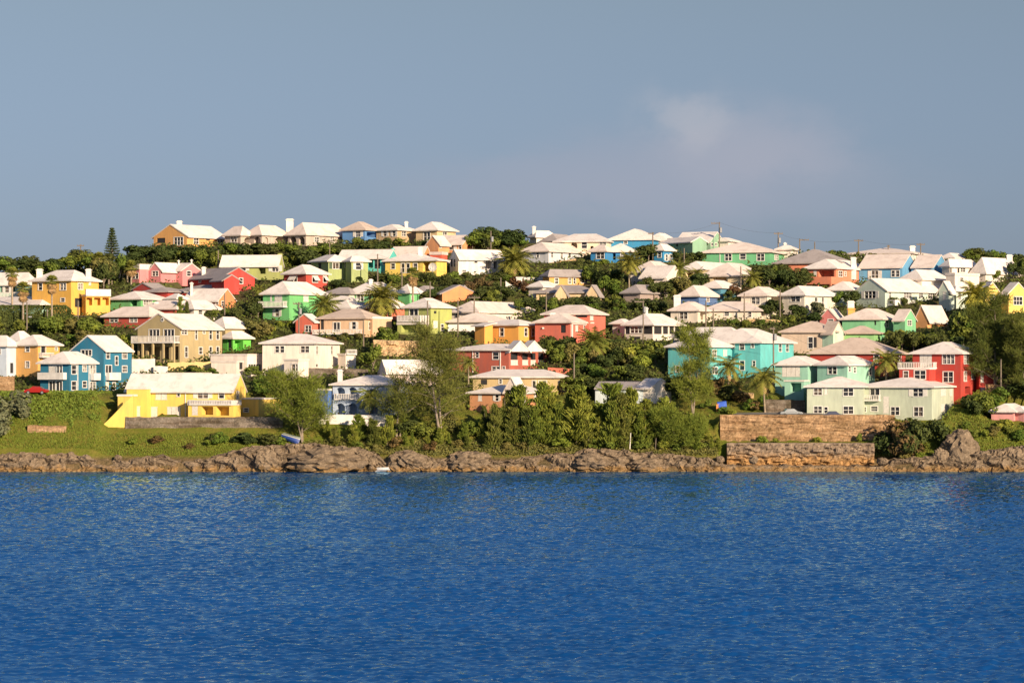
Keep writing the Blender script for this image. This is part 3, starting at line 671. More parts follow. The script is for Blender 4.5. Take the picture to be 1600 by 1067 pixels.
H('cream two-winged villa with a dark recessed veranda', (240, 230, 208),
  [V(1158, 1197, 1226, 448, 462, 492, 30, 'hip', 'w1174,464,1187,475', 'o1205,464,1218,480', roof='p'),
   V(1222, 1257, 1307, 447, 461.5, 492, 38, 'hip', 'w1236,463,1250,471 o1237,476,1246,486', 'w1273,465,1277,478 w1284,465,1287,480', roof='w')])
H('long cream bungalow with rippling hip roofs and a stout chimney', (240, 226, 204),
  [V(1048, 1090, 1112, 471, 485.5, 504, 26, 'hip', 'w1062,488,1074,498', 'o1094,487,1108,500', roof='p', C='c1052,461,1064,474,0.4'),
   V(1098, 1186, 1198, 471, 485.5, 504, 14, 'hip', 'w1132,488,1139,493 s1146,488,1152,493 w1169,488,1174,495', '', roof='p', dY=3)])
H('white roofed pavilion house with a dark raised veranda', (240, 228, 210),
  [V(976, 1020, 1066, 490, 508, 532, 36, 'hip', 'k977,510,984,522 w985,510.5,1003,520 k1004,510,1019,522 k984,526,1000,532', 'k1022,510,1034,522 k1036,510,1044,522 k1046,510,1053,522 k1055,510,1063,522', C='c1008,480,1013,492'),
   V(957, 975, 990, 498, 506, 528, 35, 'hip', '', '', dY=6)])
H('pale mint villa with a grey green gable and white porch', (206, 224, 204),
  [V(1338, 1383, 1482, 437, 452.5, 480, 45, 'gL', 'W1351,455,1368,466', 'w1389,455,1392,466 w1412,456,1424,466 w1436,456,1442,465 w1450,456,1464,467', B=[('R', 1386, 1480, 470, 477, 2.0, 'solid')]),
   V(1293, 1330, 1352, 440, 453.5, 478, 28, 'hip', '', '', roof='w', dY=4),
   V(1467, 1482, 1491, 440, 453, 482, 50, 'gL', 's1473,456,1478,468', '', dY=-2), V(1484, 1494, 1512, 446, 455, 482, 50, 'hip', '', 'w1497,458,1501,468', dY=1)])
H('white house with a high plain hip roof behind the mint villa', (244, 232, 216),
  [V(1408, 1440, 1482, 421.5, 437, 460, 40, 'hip', '', 'w1455,440,1460,446', roof='w'),
   V(1478, 1492, 1530, 427, 430, 462, 45, 'flat', '', 'w1500,434,1505,440')])
H('yellow cottage with twin gables among the palms at the right', (250, 210, 70),
  [V(1529, 1539, 1562, 441, 456, 484, 56, 'gR', '', 'w1547,460,1554,467'), V(1564, 1576, 1606, 442, 458, 490, 56, 'gR', '', 'w1584,464,1597,476', dY=2)])
H('mint green house with an orange chimney and long pinkish roof', (120, 206, 146),
  [V(1316, 1376, 1408, 482, 499, 520, 26, 'hip', 'k1366,501,1369,508', 'w1383,502,1388,511', roof='p', C='c1323.5,470,1335,479,0.32 q1324,481,1336,486,0.3'),
   V(1396, 1414, 1431, 484, 498, 520, 36, 'gR', '', 'w1418,501,1424,508', roof='p', dY=-1)])
H('green shed with a tan roof below the mint house', (146, 214, 128),
  [V(1316, 1366, 1380, 509, 521, 532, 18, 'hip', '', '', roof='t')])
H('little pink gabled cottage left of the orange chimney', (226, 126, 122),
  [V(1281, 1307, 1320, 483, 497, 510, 26, 'gL', 'w1294,499,1302,503', '', roof='p')])
H('orange gabled cottage with a magenta wall beside dark pines', (250, 176, 92),
  [V(1430, 1449, 1480, 478, 497, 512, 42, 'gL', '', 'w1462,499,1468,503', roof='p')])
# fourth band
H('tan orange two-storey house behind the blue house', (240, 176, 68),
  [V(23, 59, 93, 523, 539.5, 588, 32, 'hip', 'w40,542,46,549 w40,565,46,574', 'd64,541,71,553 w86,543,89,547', B=[('R', 60, 78, 551, 557, 1.0, 'bal')])])
H('light blue house with a white roof at the far left edge', (206, 222, 240),
  [V(-40, 10, 26, 524, 541, 588, 25, 'hip', 'w-4,545,1,553 s11,546,14,555', 'k16,567,21,583'),
   V(14, 32, 52, 517, 534, 586, 35, 'hip', '', '', dY=8)])
H('cerulean two-storey house with white balconies above the grassy bank', (8, 126, 162),
  [V(63, 109, 156, 549, 568, 617, 30, 'hip', 's76,571,86,583 d88,571,97,585 d77,596,86,613 d88,596,97,613', 'r121,569,122,615 r138.5,569,139.5,615 w112,571,119,584 w129,571,135,580 w141,571,149,583 w112,596,119,609 w129,596,135,605 d141,597,149,614', B=[('L', 64, 104, 582, 591, 1.0, 'solid'), ('R', 141, 158, 583, 592, .9, 'solid')]),
   V(112, 162, 206, 525, 546, 615, 32, 'gL', 'd127,547,143,555', 'w166,548,171,560 w191,547,198,560 w180,557,184,570 d165,571,174,586 w191,572,198,581 s165,597,170,613 w176,598,180,609 w191,598,198,608', dY=5, B=[('R', 165, 183, 582, 592, .9, 'solid')])])
H('khaki house with a tall gable, round window and two-tier veranda', (192, 170, 114),
  [V(215, 281, 347, 491, 512, 566, 34, 'gL', 'd233,515,249,533 d256,515,272,533 o217,538,226,560 o231,542,250,562 o254,542,264,562 o268,541,279,562', 'w284,515,292,522 w305,514,308,530 w317,514,320,521 w327,514,331,530 w338,514,342,530 w289,542,293,558 w311,543,316,553 w327,542,331,558 w338,542,342,558', B=[('L', 214, 281, 525, 534.5, 1.7, 'bal', 5)], Gw=(254, 499.5, 3.4)),
   V(326, 352, 388, 495, 513, 550, 40, 'hip', '', '', dY=9)])
H('neon green cottage with a white roof behind the khaki house', (96, 214, 40),
  [V(348, 364, 392, 517, 529, 553, 42, 'hip', 'k356,531,362,548', 'o367,532,380,549', roof='w', dY=4)])
H('large white two-storey house with brown shutters and side terrace', (250, 236, 218),
  [V(410, 492, 531, 521.5, 536.5, 588, 17, 'hip', 'w430,541,436,550.5 w438,541,444,550.5 w470,541,483,550.5', 'w494,541,497,553 w517,541,520,553 k494,569,497,573', dY=1),
   V(444, 466, 482, 561, 563, 592, 30, 'flat', 'w455,569,461,579 w462,569,467,579', '', dY=-1.5),
   V(528, 540, 556, 552, 555, 580, 40, 'flat', '', '', dY=3, B=[('R', 540, 555, 546, 552.5, .5, 'bal')])])
H('low white garage with a flat roof left of the large white house', (250, 234, 218),
  [V(329, 386, 413, 553, 555, 592, 28, 'flat', 's388,570,392,578', 'd388,569,408,582', dY=5),
   V(330, 369, 380, 564, 566, 592, 20, 'flat', '', 'k374,566,380,577', dY=2)])
H('long white boathouse with a plain white roof behind the tall casuarina', (248, 224, 208),
  [V(593, 602, 690, 563, 577, 604, 60, 'gL', '', 'w640,583,648,592')])
H('pale blue house with two storeys of white arches', (190, 210, 236),
  [V(520, 606, 645, 586, 601.5, 648, 16, 'hip', 'a525,605,539,618 a544,605,558,618 a576,607,590,618 a525,630,539,647 a544,630,558,647 a576,630,590,646', 'w615,608,622,618 w615,630,622,642', B=[('L', 523, 562, 615, 623, .25, 'bal')], C='c527,577,536,595')])
H('deep blue lean-to against the arched pale blue house', (70, 120, 200),
  [V(489, 512, 522, 607, 610, 648, 30, 'flat', '', '', dY=2)])
H('khaki bungalow with a long white hip roof below the brick terrace', (216, 186, 122),
  [V(739, 866, 888, 577, 589.5, 613, 16, 'hip', 'k751,593,761,601 w780,593,784,599 k806,593,814,602 d832,595,837,606 w842,595,854,606', 'w872,595,877,603')])
H('peach brown cottage with curved white parapet gables among the pines', (222, 150, 92),
  [V(734, 808, 861, 601, 614.5, 645, 26, 'hip', 's747,616,753,626 W774,617,779,626', 's811,617,822,632 s834,617,838,628'),
   V(799, 807, 815, 590, 606, 645, 30, 'gL', '', '', dY=-1, D=2.2, E=3, col=(246, 228, 212), up=True)])
H('red house with a wide tan roof left of the scarlet house', (190, 48, 28),
  [V(1266, 1374, 1415, 527.5, 552.5, 588, 22, 'hip', 'w1366,555,1375,566', 'w1393,555,1397,566 w1404,555,1408,566', roof='t')])
H('weathered beige house with a greyish roof above the red tan-roofed house', (208, 184, 160),
  [V(1221, 1306, 1322, 502, 519, 552, 14, 'hip', 'w1263,527,1270,544 k1271,527,1276,543 w1297,524,1304,531', '', roof='t'),
   V(1285, 1302, 1318, 503, 518, 552, 40, 'gR', '', '', roof='t', col=(190, 226, 196), dY=-1)])
H('scarlet three-storey house with white windows beside dark pines', (200, 50, 28),
  [V(1426, 1501, 1534, 534, 552.5, 618, 30, 'hip', 's1437,554,1456,573 w1473,554,1491,568 w1474,581,1489,597', 'w1506,554,1513,568 w1522,555,1527,565 w1506,581,1510,595 w1518,581,1523,592 o1508,604,1516,615', B=[('L', 1408, 1464, 566, 574, 1.6, 'bal')]),
   V(1405, 1452, 1470, 574, 577, 616, 25, 'flat', 'w1412,580,1419,590 w1429,579,1446,592 s1457,581,1462,592', '', dY=-2, par=.2),
   V(1524, 1530, 1545, 572, 580, 618, 48, 'shed', '', 's1532,582,1537,597 s1532,606,1539,615', dY=4, E=3.2)])
H('turquoise apartment house with a cluster of white hip roofs', (84, 208, 208),
  [V(1060, 1150, 1172, 511, 530, 592, 26, 'hip', '', '', dY=9),
   V(1100, 1188, 1240, 513, 535.5, 592, 30, 'hip', 'w1143,537,1147,544 w1156,537,1163,546 s1144,560,1149,570 w1156,564,1163,578 w1174,537,1178,543 w1176,564,1180,572', 'w1217,538,1221,549 w1228,538,1232,549', dY=3),
   V(1044, 1109, 1145, 526, 542, 592, 34, 'hip', 'w1056,572,1061,581', 's1099,552,1106,566 w1113,547,1119,557 s1130,547,1136,556 w1113,574,1121,584', dY=-1),
   V(1052, 1072, 1090, 517, 527, 590, 40, 'hip', 'w1055,529,1060,533', '', dY=12, col=(30, 120, 200))])
H('seafoam house with a shaded white wall and jutting windowed wing', (150, 212, 186),
  [V(1211, 1262, 1290, 556, 570.5, 618, 24, 'hip', 's1222,572,1250,588', '', dY=5),
   V(1277, 1324, 1367, 555.5, 570.5, 617, 36, 'hip', 'w1294,573,1300,584 w1301,573,1307,584', 'w1326,573,1329,580 w1334,574,1337,582 w1358,575,1362,586', dY=1),
   V(1226, 1256, 1264, 594, 596, 624, 22, 'flat', 'o1235,598,1252,612', '', dY=2)])
H('long sage seafront house with two white hip roofs on the stone wall', (196, 208, 182),
  [V(1261, 1348, 1362, 588, 604.5, 656, 12, 'hip', 'w1272,607,1284,617 s1288,606,1293,616 w1318,607,1333,618 w1272,635,1284,645 w1288,636,1293,645 w1318,635,1333,646', '', dY=1),
   V(1341, 1456, 1506, 589.5, 605, 656, 24, 'hip', 'd1360,607,1374,623 w1348,636,1353,643 w1361,635,1371,642 s1380,620,1389,645 W1427,607,1442,619 w1392,636,1405,648 w1428,636,1442,650', 's1470,608,1478,618 s1484,608,1488,618 s1470,632,1479,642', dY=0, B=[('L', 1347, 1376, 617, 624.5, 1.1, 'bal')])])
H('small pink hut with a white roof at the far right edge', (240, 160, 156),
  [V(1549, 1584, 1606, 630, 643.5, 656, 24, 'hip', '', ''), V(1582, 1600, 1640, 634, 644, 657, 40, 'hip', '', '')])
H('grey roofed pale blue boathouse with a white parapet behind the pines', (206, 222, 228),
  [V(930, 1012, 1024, 597, 606.5, 630, 12, 'gR', 'w960,611,966,618 w990,611,996,618', '', roof='g'),
   V(1008, 1017, 1026, 592, 606, 630, 30, 'gR', '', '', dY=-.6, D=1.2, E=2.6, col=(246, 236, 222))])
H('sunny yellow two-storey seafront house with balustraded terrace', (252, 208, 50),
  [V(196, 366, 384, 585, 608.5, 652, 14, 'gR', 's243,611,261,624 w277,612,281,619 W309,611,325,622 w342,611,350,622 s235,636,246,651 s261,636,282,649 r290,610,291,650', 'w370,612,373,622', dY=1),
   V(254, 318, 330, 582, 586, 640, 10, 'flat', '', '', dY=10, col=(248, 236, 220)),
   V(294, 364, 376, 625, 633, 652, 18, 'flat', 's300,635,309,648 o315,635,333,648 o338,635,358,649', '', dY=-2, B=[('L', 296, 363, 625.5, 631, .3, 'bal')]),
   V(366, 404, 440, 622, 624, 652, 30, 'flat', 'w381,638,388,643', '', dY=3),
   V(184, 207, 214, 616, 619, 652, 14, 'flat', 'w200,634,205,642', '', dY=0.6), V(198, 229, 236, 604, 608, 652, 14, 'flat', 's212,635,219,650', '', dY=2.4)])
H('low white roof showing right of the mint green gable on the skyline', (240, 228, 214),
  [V(1118, 1138, 1153, 371.5, 377, 392, 30, 'hip', '', '', dY=9)])
# ------------------------------------------------------------------ ground, shore, sea
def grid_mesh(name, X, Y, Zz, m, smooth=True):
    ny, nx = X.shape; v = np.stack([X.ravel(), Y.ravel(), Zz.ravel()], 1)
    i = np.arange(ny * nx).reshape(ny, nx)
    f = np.stack([i[:-1, :-1].ravel(), i[:-1, 1:].ravel(), i[1:, 1:].ravel(), i[1:, :-1].ravel()], 1)
    me = bpy.data.meshes.new(name); me.from_pydata(v.tolist(), [], f.tolist()); me.materials.append(m)
    if smooth: me.polygons.foreach_set('use_smooth', [True] * len(me.polygons))
    me.update(); return me
def ground_mat():
    m, n, l, b = new_mat('hillside_ground')
    c = mixn(n, l, ramp(n, l, noisen(n, l, .12, 6, .6), .38, .62), (.050, .060, .020, 1), (.125, .100, .052, 1))
    c = mixn(n, l, ramp(n, l, noisen(n, l, .9, 6, .65), .45, .7), c, (.085, .105, .022, 1))
    # bright grass on the low seaward slopes
    ge = n.new('ShaderNodeNewGeometry'); sp = n.new('ShaderNodeSeparateXYZ'); l.new(ge.outputs['Position'], sp.inputs[0])
    lo = ramp(n, l, sp.outputs['Z'], 15.0, 11.5)
    g = mixn(n, l, ramp(n, l, noisen(n, l, .45, 6, .65), .35, .68), (.120, .155, .020, 1), (.205, .175, .040, 1))
    c = mixn(n, l, lo, c, g)
    c = mixn(n, l, ramp(n, l, sp.outputs['Z'], 2.7, 2.0), c, mixn(n, l, ramp(n, l, noisen(n, l, 1.2, 6, .7), .4, .65), (.20, .14, .075, 1), (.07, .06, .03, 1)))
    l.new(c, b.inputs['Base Color']); b.inputs['Roughness'].default_value = .95; b.inputs['Specular IOR Level'].default_value = .05
    bump(n, l, b, noisen(n, l, 2.5, 7, .7), 1.0, .4)
    return m
M_GROUND = ground_mat()
xs = np.arange(-240, 241, 1.25); ys = np.concatenate([np.arange(498, 530, .6), np.arange(530, 690, 1.2), np.arange(690, 900, 6)])
GX, GY = np.meshgrid(xs, ys); GZ = zter(GX, GY)
lev = np.zeros_like(GZ)
for i in range(GX.shape[0]):
    for j in range(GX.shape[1]):
        x, y = GX[i, j], GY[i, j]
        lev[i, j] = noise.noise((x * .11, y * .11, 0)) * .5 + noise.noise((x * .35, y * .35, 3)) * .22
GZ = GZ + lev * sstep(GY, 504, 512)
for (N, l_, r_, Wl, Wr, z) in FOOT:
    dx, dy = GX - N.x, GY - N.y
    a = dx * l_.x + dy * l_.y; b_ = dx * r_.x + dy * r_.y
    ins = (a > -2.2) & (a < Wl + 1.5) & (b_ > -2.2) & (b_ < Wr + 1.5)
    GZ = np.where(ins, np.minimum(GZ, z - .05), GZ)
hill = add_obj('hillside', grid_mesh('hillside', GX, GY, GZ, M_GROUND)); tag(hill, kind='structure')
def inside(x, y, mrg=.3):
    for (N, l_, r_, Wl, Wr, z) in FOOT:
        dx, dy = x - N.x, y - N.y
        a = dx * l_.x + dy * l_.y; b_ = dx * r_.x + dy * r_.y
        if -mrg < a < Wl + mrg and -mrg < b_ < Wr + mrg: return True
    return False

# rocky shore: one ragged ledge, top line read from the photo
TOPL = [(-700, 712), (-200, 712), (0, 711), (60, 709), (130, 712), (190, 722), (215, 716), (255, 712), (275, 722), (330, 716), (370, 704), (400, 699), (440, 697), (480, 695), (520, 699), (560, 701), (588, 710), (603, 724), (612, 712), (630, 706), (655, 710), (685, 721), (705, 712), (735, 707), (763, 709), (770, 718), (790, 720), (830, 716), (860, 711), (895, 709), (915, 703), (945, 702), (965, 706), (1010, 708), (1060, 713), (1110, 719), (1135, 728), (1380, 729), (1400, 718), (1450, 715), (1480, 712), (1540, 706), (1600, 699), (1800, 700), (2400, 710)]
tlx = np.array([p[0] for p in TOPL], float); tly = np.array([p[1] for p in TOPL], float)
rx = np.arange(-150, 150, .32); rows = 34
RX = np.zeros((rows, len(rx))); RY = RX.copy(); RZ = RX.copy()
for j, x in enumerate(rx):
    px = 800 + x * F / 501
    top = ZY(float(np.interp(px, tlx, tly)), 502) + .25 * noise.noise((x * .5, 0, 7)) + .30 * abs(noise.noise((x * 1.6, 2, 7)))
    top = max(top, .35)
    for i in range(rows):
        v = i / (rows - 1)
        if v < .55:
            t = v / .55; z = -.9 + (top + .9) * t; y = 500.2 + 1.0 * t * t
        else:
            t = (v - .55) / .45; z = top + t * .55 - .9 * t * t; y = 501.2 + t * 6.5
        p = Vector((x * .28, y * .28, z * .55))
        rdg = 1 - abs(noise.noise(p)) * 2
        fine = noise.noise(p * 3.7) * .45 + (.5 - abs(noise.noise(p * 6.1)) * 2) * .45 + noise.noise(p * 13) * .3
        amp = min(1, max(.25, top / 2.2))
        y2 = y + (-1.4 * rdg + .9 * noise.noise(Vector((x * .09, 1, z * .1))) * 1.6 - .9 * fine) * amp
        z2 = z + (.45 * noise.noise(p * 2.1 + Vector((5, 5, 5))) + .35 * fine) * (1 if v > .3 else v / .3) * amp
        RX[i, j] = x + .5 * noise.noise(p * 2.6 + Vector((9, 0, 0))); RY[i, j] = y2; RZ[i, j] = z2
shore = add_obj('rocky_shore', grid_mesh('rocky_shore', RX, RY, RZ, M_ROCK, smooth=False)); tag(shore, kind='structure')
bx = np.arange(-150, 150, 1.0); BX, BY = np.meshgrid(bx, np.arange(498.6, 505, .8))
BZ = -.35 + (BY - 498.6) * .16 + .05 * np.sin(BX * .9)
M_SAND = plain('pale_sand', (.52, .38, .20, 1), .95, var=.2, scale=1.5)
tag(add_obj('beach', grid_mesh('beach', BX, BY, BZ, M_SAND)), kind='structure')

# sea: real waves, a random sea spectrum laid over the bay
def sea_mat():
    m, n, l, b = new_mat('sea_water')
    # scattered blue light from the body of the water under a surface reflection tinted blue in its colour
    n.remove(b); df = n.new('ShaderNodeBsdfDiffuse'); gl = n.new('ShaderNodeBsdfGlossy'); fr = n.new('ShaderNodeFresnel'); mx = n.new('ShaderNodeMixShader')
    gl.inputs['Roughness'].default_value = .06; gl.inputs['Color'].default_value = (.46, .78, 1.0, 1); fr.inputs['IOR'].default_value = 1.30
    fm = n.new('ShaderNodeMath'); fm.operation = 'MULTIPLY'; fm.inputs[1].default_value = .95; l.new(fr.outputs[0], fm.inputs[0])
    l.new(fm.outputs[0], mx.inputs[0]); l.new(df.outputs[0], mx.inputs[1]); l.new(gl.outputs[0], mx.inputs[2])
    l.new(mx.outputs[0], n['Material Output'].inputs['Surface'])
    ge = n.new('ShaderNodeNewGeometry'); sp = n.new('ShaderNodeSeparateXYZ'); l.new(ge.outputs['Position'], sp.inputs[0])
    sw = n.new('ShaderNodeMath'); sw.operation = 'MULTIPLY_ADD'; sw.inputs[1].default_value = 60.0; l.new(noisen(n, l, .012, 3), sw.inputs[0]); l.new(sp.outputs['Y'], sw.inputs[2])
    sh = ramp(n, l, sw.outputs[0], 425, 515)      # paler towards the rocks: calm-water reflection painted into the colour
    dp = ramp(n, l, noisen(n, l, .03, 4, .6), .35, .7)
    c = mixn(n, l, dp, (.003, .046, .175, 1), (.006, .062, .225, 1))
    c = mixn(n, l, sh, c, (.012, .075, .270, 1))
    l.new(c, df.inputs['Color'])
    return m
def wave_tile(Nn, L, seed):
    r = np.random.RandomState(seed); k = np.fft.fftfreq(Nn, L / Nn) * 2 * math.pi
    kx, ky = np.meshgrid(k, k); kk = np.sqrt(kx ** 2 + ky ** 2); kk[0, 0] = 1
    w = (kx * .35 + ky * -.94) / kk                     # wind blowing on to the shore, slightly across
    amp = kk ** -1.42 * (.30 + .70 * np.abs(w) ** 1.5) * np.exp(-(1.7 / kk) ** 4) * np.exp(-(kk / 24.0) ** 2)
    amp[0, 0] = 0
    h = np.fft.ifft2(amp * (r.normal(size=kk.shape) + 1j * r.normal(size=kk.shape))).real
    gy, gx = np.gradient(h, L / Nn); sl = math.sqrt((gx ** 2 + gy ** 2).mean())
    return h / sl                                       # unit rms slope
WT_N, WT_L = 1024, 153.6
WT = wave_tile(WT_N, WT_L, 4)
def sample(X, Y):
    u, v = (X / WT_L % 1) * WT_N, (Y / WT_L % 1) * WT_N
    i, j = np.floor(u).astype(int), np.floor(v).astype(int); fu, fv = u - i, v - j
    i0, j0, i1, j1 = i % WT_N, j % WT_N, (i + 1) % WT_N, (j + 1) % WT_N
    return (WT[j0, i0] * (1 - fu) + WT[j0, i1] * fu) * (1 - fv) + (WT[j1, i0] * (1 - fu) + WT[j1, i1] * fu) * fv
def np_grid(name, X, Y, Zz, m):
    ny, nx = X.shape; me = bpy.data.meshes.new(name); me.vertices.add(nx * ny)
    me.vertices.foreach_set('co', np.stack([X.ravel(), Y.ravel(), Zz.ravel()], 1).astype(np.float32).ravel())
    i = np.arange(ny * nx).reshape(ny, nx); f = np.stack([i[:-1, :-1], i[:-1, 1:], i[1:, 1:], i[1:, :-1]], -1).reshape(-1)
    nf = len(f) // 4; me.loops.add(len(f)); me.loops.foreach_set('vertex_index', f.astype(np.int32))
    me.polygons.add(nf); me.polygons.foreach_set('loop_start', np.arange(0, len(f), 4, dtype=np.int32))
    me.polygons.foreach_set('use_smooth', np.ones(nf, bool)); me.materials.append(m); me.update(); me.validate(); return me
SEA_RMS = .27
sy = [130.0]
while sy[-1] < 501: sy.append(sy[-1] + max(.20, sy[-1] * .0011))
sy = np.array(sy); sxn = np.linspace(-1, 1, 760)
SX = sxn[None, :] * (sy[:, None] * .205 + 8); SY = np.repeat(sy[:, None], 760, 1)
gust = np.empty_like(SX)                               # calmer and rougher patches
gust[:] = 1 + .20 * np.sin(SX * .05 + 2 * np.sin(SY * .021)) * np.sin(SY * .043 + SX * .017 + 1.3)
SZ = sample(SX, SY) * SEA_RMS * gust * (1 - .65 * sstep(SY, 470, 500))
SEA_M = sea_mat()
sea = add_obj('sea', np_grid('sea', SX, SY, SZ, SEA_M)); tag(sea, kind='structure')
sm = MB(); S = 9000
sm.quad((-S, -400, -.6), (S, -400, -.6), (S, S, -.6), (-S, S, -.6))
tag(sm.build('open_sea', SEA_M), kind='structure')

# ------------------------------------------------------------------ stone walls
def ragged_wall(name, label, px0, px1, yt, yb, Y, th, m, cat='stone wall', group=None, slope=0, rag=.25, under=0.0):
    """A retaining wall with a rough face, following photo columns px0..px1; yt may be (left, right)."""
    yt = yt if hasattr(yt, '__len__') else (yt, yt)
    x0, x1 = (px0 - 800) * Y / F, (px1 - 800) * Y / F
    n = max(6, int((x1 - x0) / .3)); k = 22
    mb = MB(); vs = []
    for i in range(n + 1):
        t = i / n; x = x0 + (x1 - x0) * t
        ztop = ZY(yt[0] + (yt[1] - yt[0]) * t, Y) + .12 * noise.noise((x * .8, Y, 0)); zb = ZY(yb, Y) - .6
        for j in range(k + 1):
            z = zb + (ztop - zb) * j / k
            e = rag * (noise.noise((x * .6, z * .9, Y)) + .5 * noise.noise((x * 1.7, z * 2.2, Y)) + (.8 * noise.noise((x * .15, z * 3.2, Y)) if rag > .3 else 0))
            vs.append((x, Y + under * max(0, 1 - 1.6 * j / k) ** 1.2 * (1 + noise.noise((x * .2, 9, 0))) - slope * (1 - j / k) - abs(e) * (0 if j == k else 1), z))
        vs.append((x, Y + th, ztop)); vs.append((x, Y + th, zb))
    w = k + 3; mb.v = vs
    for i in range(n):
        for j in range(w - 1): mb.f.append((i * w + j, (i + 1) * w + j, (i + 1) * w + j + 1, i * w + j + 1))
    mb.f.append(tuple(range(w))); mb.f.append(tuple(n * w + q for q in reversed(range(w))))
    return tag(mb.build(name, m), label, cat, group, 'thing')
ragged_wall('stone_wall', 'high golden stone retaining wall carrying the sage seafront house', 1125, 1398, 648, 690, 509.0, 1.0, M_STONE, slope=.7, rag=.45)
ragged_wall('sea_cliff', 'low golden rock cliff, undercut at its foot, behind the little beach', 1136, 1366, 692, 735, 504.2, 1.8, M_CLIFF, slope=0, rag=1.1, under=1.2)
ragged_wall('stone_wall', 'long grey stone retaining wall below the sunny yellow seafront house', 196, 442, 651.5, 674, 510.6, .8, M_GREYSTONE, slope=.2, rag=.15)
ragged_wall('stone_wall', 'short pinkish stone wall alone in the grassy bank', 43, 103, (664.5, 665.5), 678, 506.5, .8, M_STONE, slope=.2, rag=.15)
ragged_wall('stone_wall', 'grey stone wall in the cutting above the grey roofed boathouse', 905, 982, (581, 582), 600, 540, .7, M_GREYSTONE, rag=.15)
ragged_wall('stone_wall', 'stone terrace wall below the large white house', 482, 575, (575, 577), 606, 539, .6, M_GREYSTONE, rag=.2)
ragged_wall('stone_wall', 'sunlit stone wall beside the tan house at the far left', -20, 22, 588, 616, 524, .6, M_STONE, rag=.1)
ragged_wall('stone_wall', 'rubble stone wall under the pale tan balustraded house', 528, 590, (527, 530), 545, 570, .6, M_GREYSTONE, rag=.25)
ragged_wall('stone_wall', 'pale stone wall on the bank below the pale lilac white house', 828, 900, (416, 404), 428, 634, .6, M_CUT, rag=.3)
ragged_wall('stone_wall', 'pale foundation wall under the bright green two-storey house', 400, 468, (499, 501), 512, 583.5, .4, M_GREYSTONE, rag=.08)
ragged_wall('stone_wall', 'whitish wall stepping down beneath the mango house', 108, 168, (493, 495), 502, 586, .4, M_GREYSTONE, rag=.05)
ragged_wall('stone_wall', 'stone wall by the pole below the dark pines at the right', 1540, 1578, (600, 602), 618, 527, .5, M_STONE, rag=.2)
ragged_wall('balustrade_wall', 'pale balustraded garden wall in front of the arched pale blue house', 498, 604, (647.5, 649), 662, 511.0, .3, M_WHITE, cat='garden wall', rag=0)
ragged_wall('rock_cutting', 'bare golden sandstone cutting below the lime green house', 583, 664, (531, 533), 572, 556, 2.5, M_CUT, cat='rock face', slope=3.0, rag=1.0)
ragged_wall('white_wall', 'low white garden wall above the row of grey roofed cottages', 806, 848, (433, 433.5), 440, 617, .3, M_WHITE, cat='garden wall', rag=0)
ragged_wall('white_wall', 'stepped white terrace wall between the cerulean and khaki houses', 203, 242, (561, 560.5), 586, 541, .4, M_WHITE, cat='garden wall', rag=0)
ragged_wall('white_wall', 'lower white terrace wall in front of the khaki house', 240, 262, (571.5, 572.5), 588, 540, .4, M_WHITE, cat='garden wall', rag=0)
ragged_wall('coral_wall', 'coral garden wall beside the brick red terrace', 856, 902, (574, 577), 594, 541, .4, wall_mat((232, 112, 78)), cat='garden wall', rag=0)
ragged_wall('yellow_wall', 'yellow garden wall below the khaki veranda house', 262, 330, (566.5, 565), 586, 543, .4, wall_mat((236, 204, 118)), cat='garden wall', rag=0)
ragged_wall('aqua_wall', 'aqua garden wall beside the grey roofed boathouse', 998, 1042, (592, 592), 604, 538, .4, wall_mat((90, 206, 186)), cat='garden wall', rag=0)
ragged_wall('yellow_wall', 'yellow wall sloping down the bank at the left end of the sunny yellow house', 157, 208, (668, 617), 678, 510.7, .5, wall_mat((252, 208, 50)), cat='garden wall', rag=0)
ragged_wall('white_wall', 'white garden wall sloping down beside the white pillar under the big hill palm', 790, 806, (439, 449), 456, 608, .3, M_WHITE, cat='garden wall', rag=0)
_p = MB(); _a, _b = PX(807, 433, 609), PX(816, 453, 609); _p.box(_a.x, _b.x, 608.5, 609.6, _b.z - 1, _a.z - .3); _p.box(_a.x - .12, _b.x + .12, 608.38, 609.72, _a.z - .298, _a.z)
tag(_p.build('pillar', M_WHITE), 'square white pillar standing among dark bushes below the big hill palm', 'pillar', None, 'thing')
ragged_wall('stone_wall', 'low pale wall along the lane under the cream villa', 1168, 1225, (498, 500), 506, 581, .3, M_CUT, cat='garden wall', rag=.05)
ragged_wall('white_wall', 'white garden wall in front of the sprawling white house', 700, 752, (507, 508), 514, 574, .3, M_WHITE, cat='garden wall', rag=0)
ragged_wall('white_wall', 'white wall stub on the slope left of the tan house balustrade', 1130, 1178, (611, 614), 622, 527, .3, M_CUT, cat='garden wall', rag=.1).__setitem__('label', 'low sandy wall on the slope between the two coconut palms')
ragged_wall('dark_wall', 'shaded garden wall behind the parked grey car', 1196, 1258, (624, 625), 646, 519.5, .4, M_GREYSTONE, cat='garden wall', rag=.05)

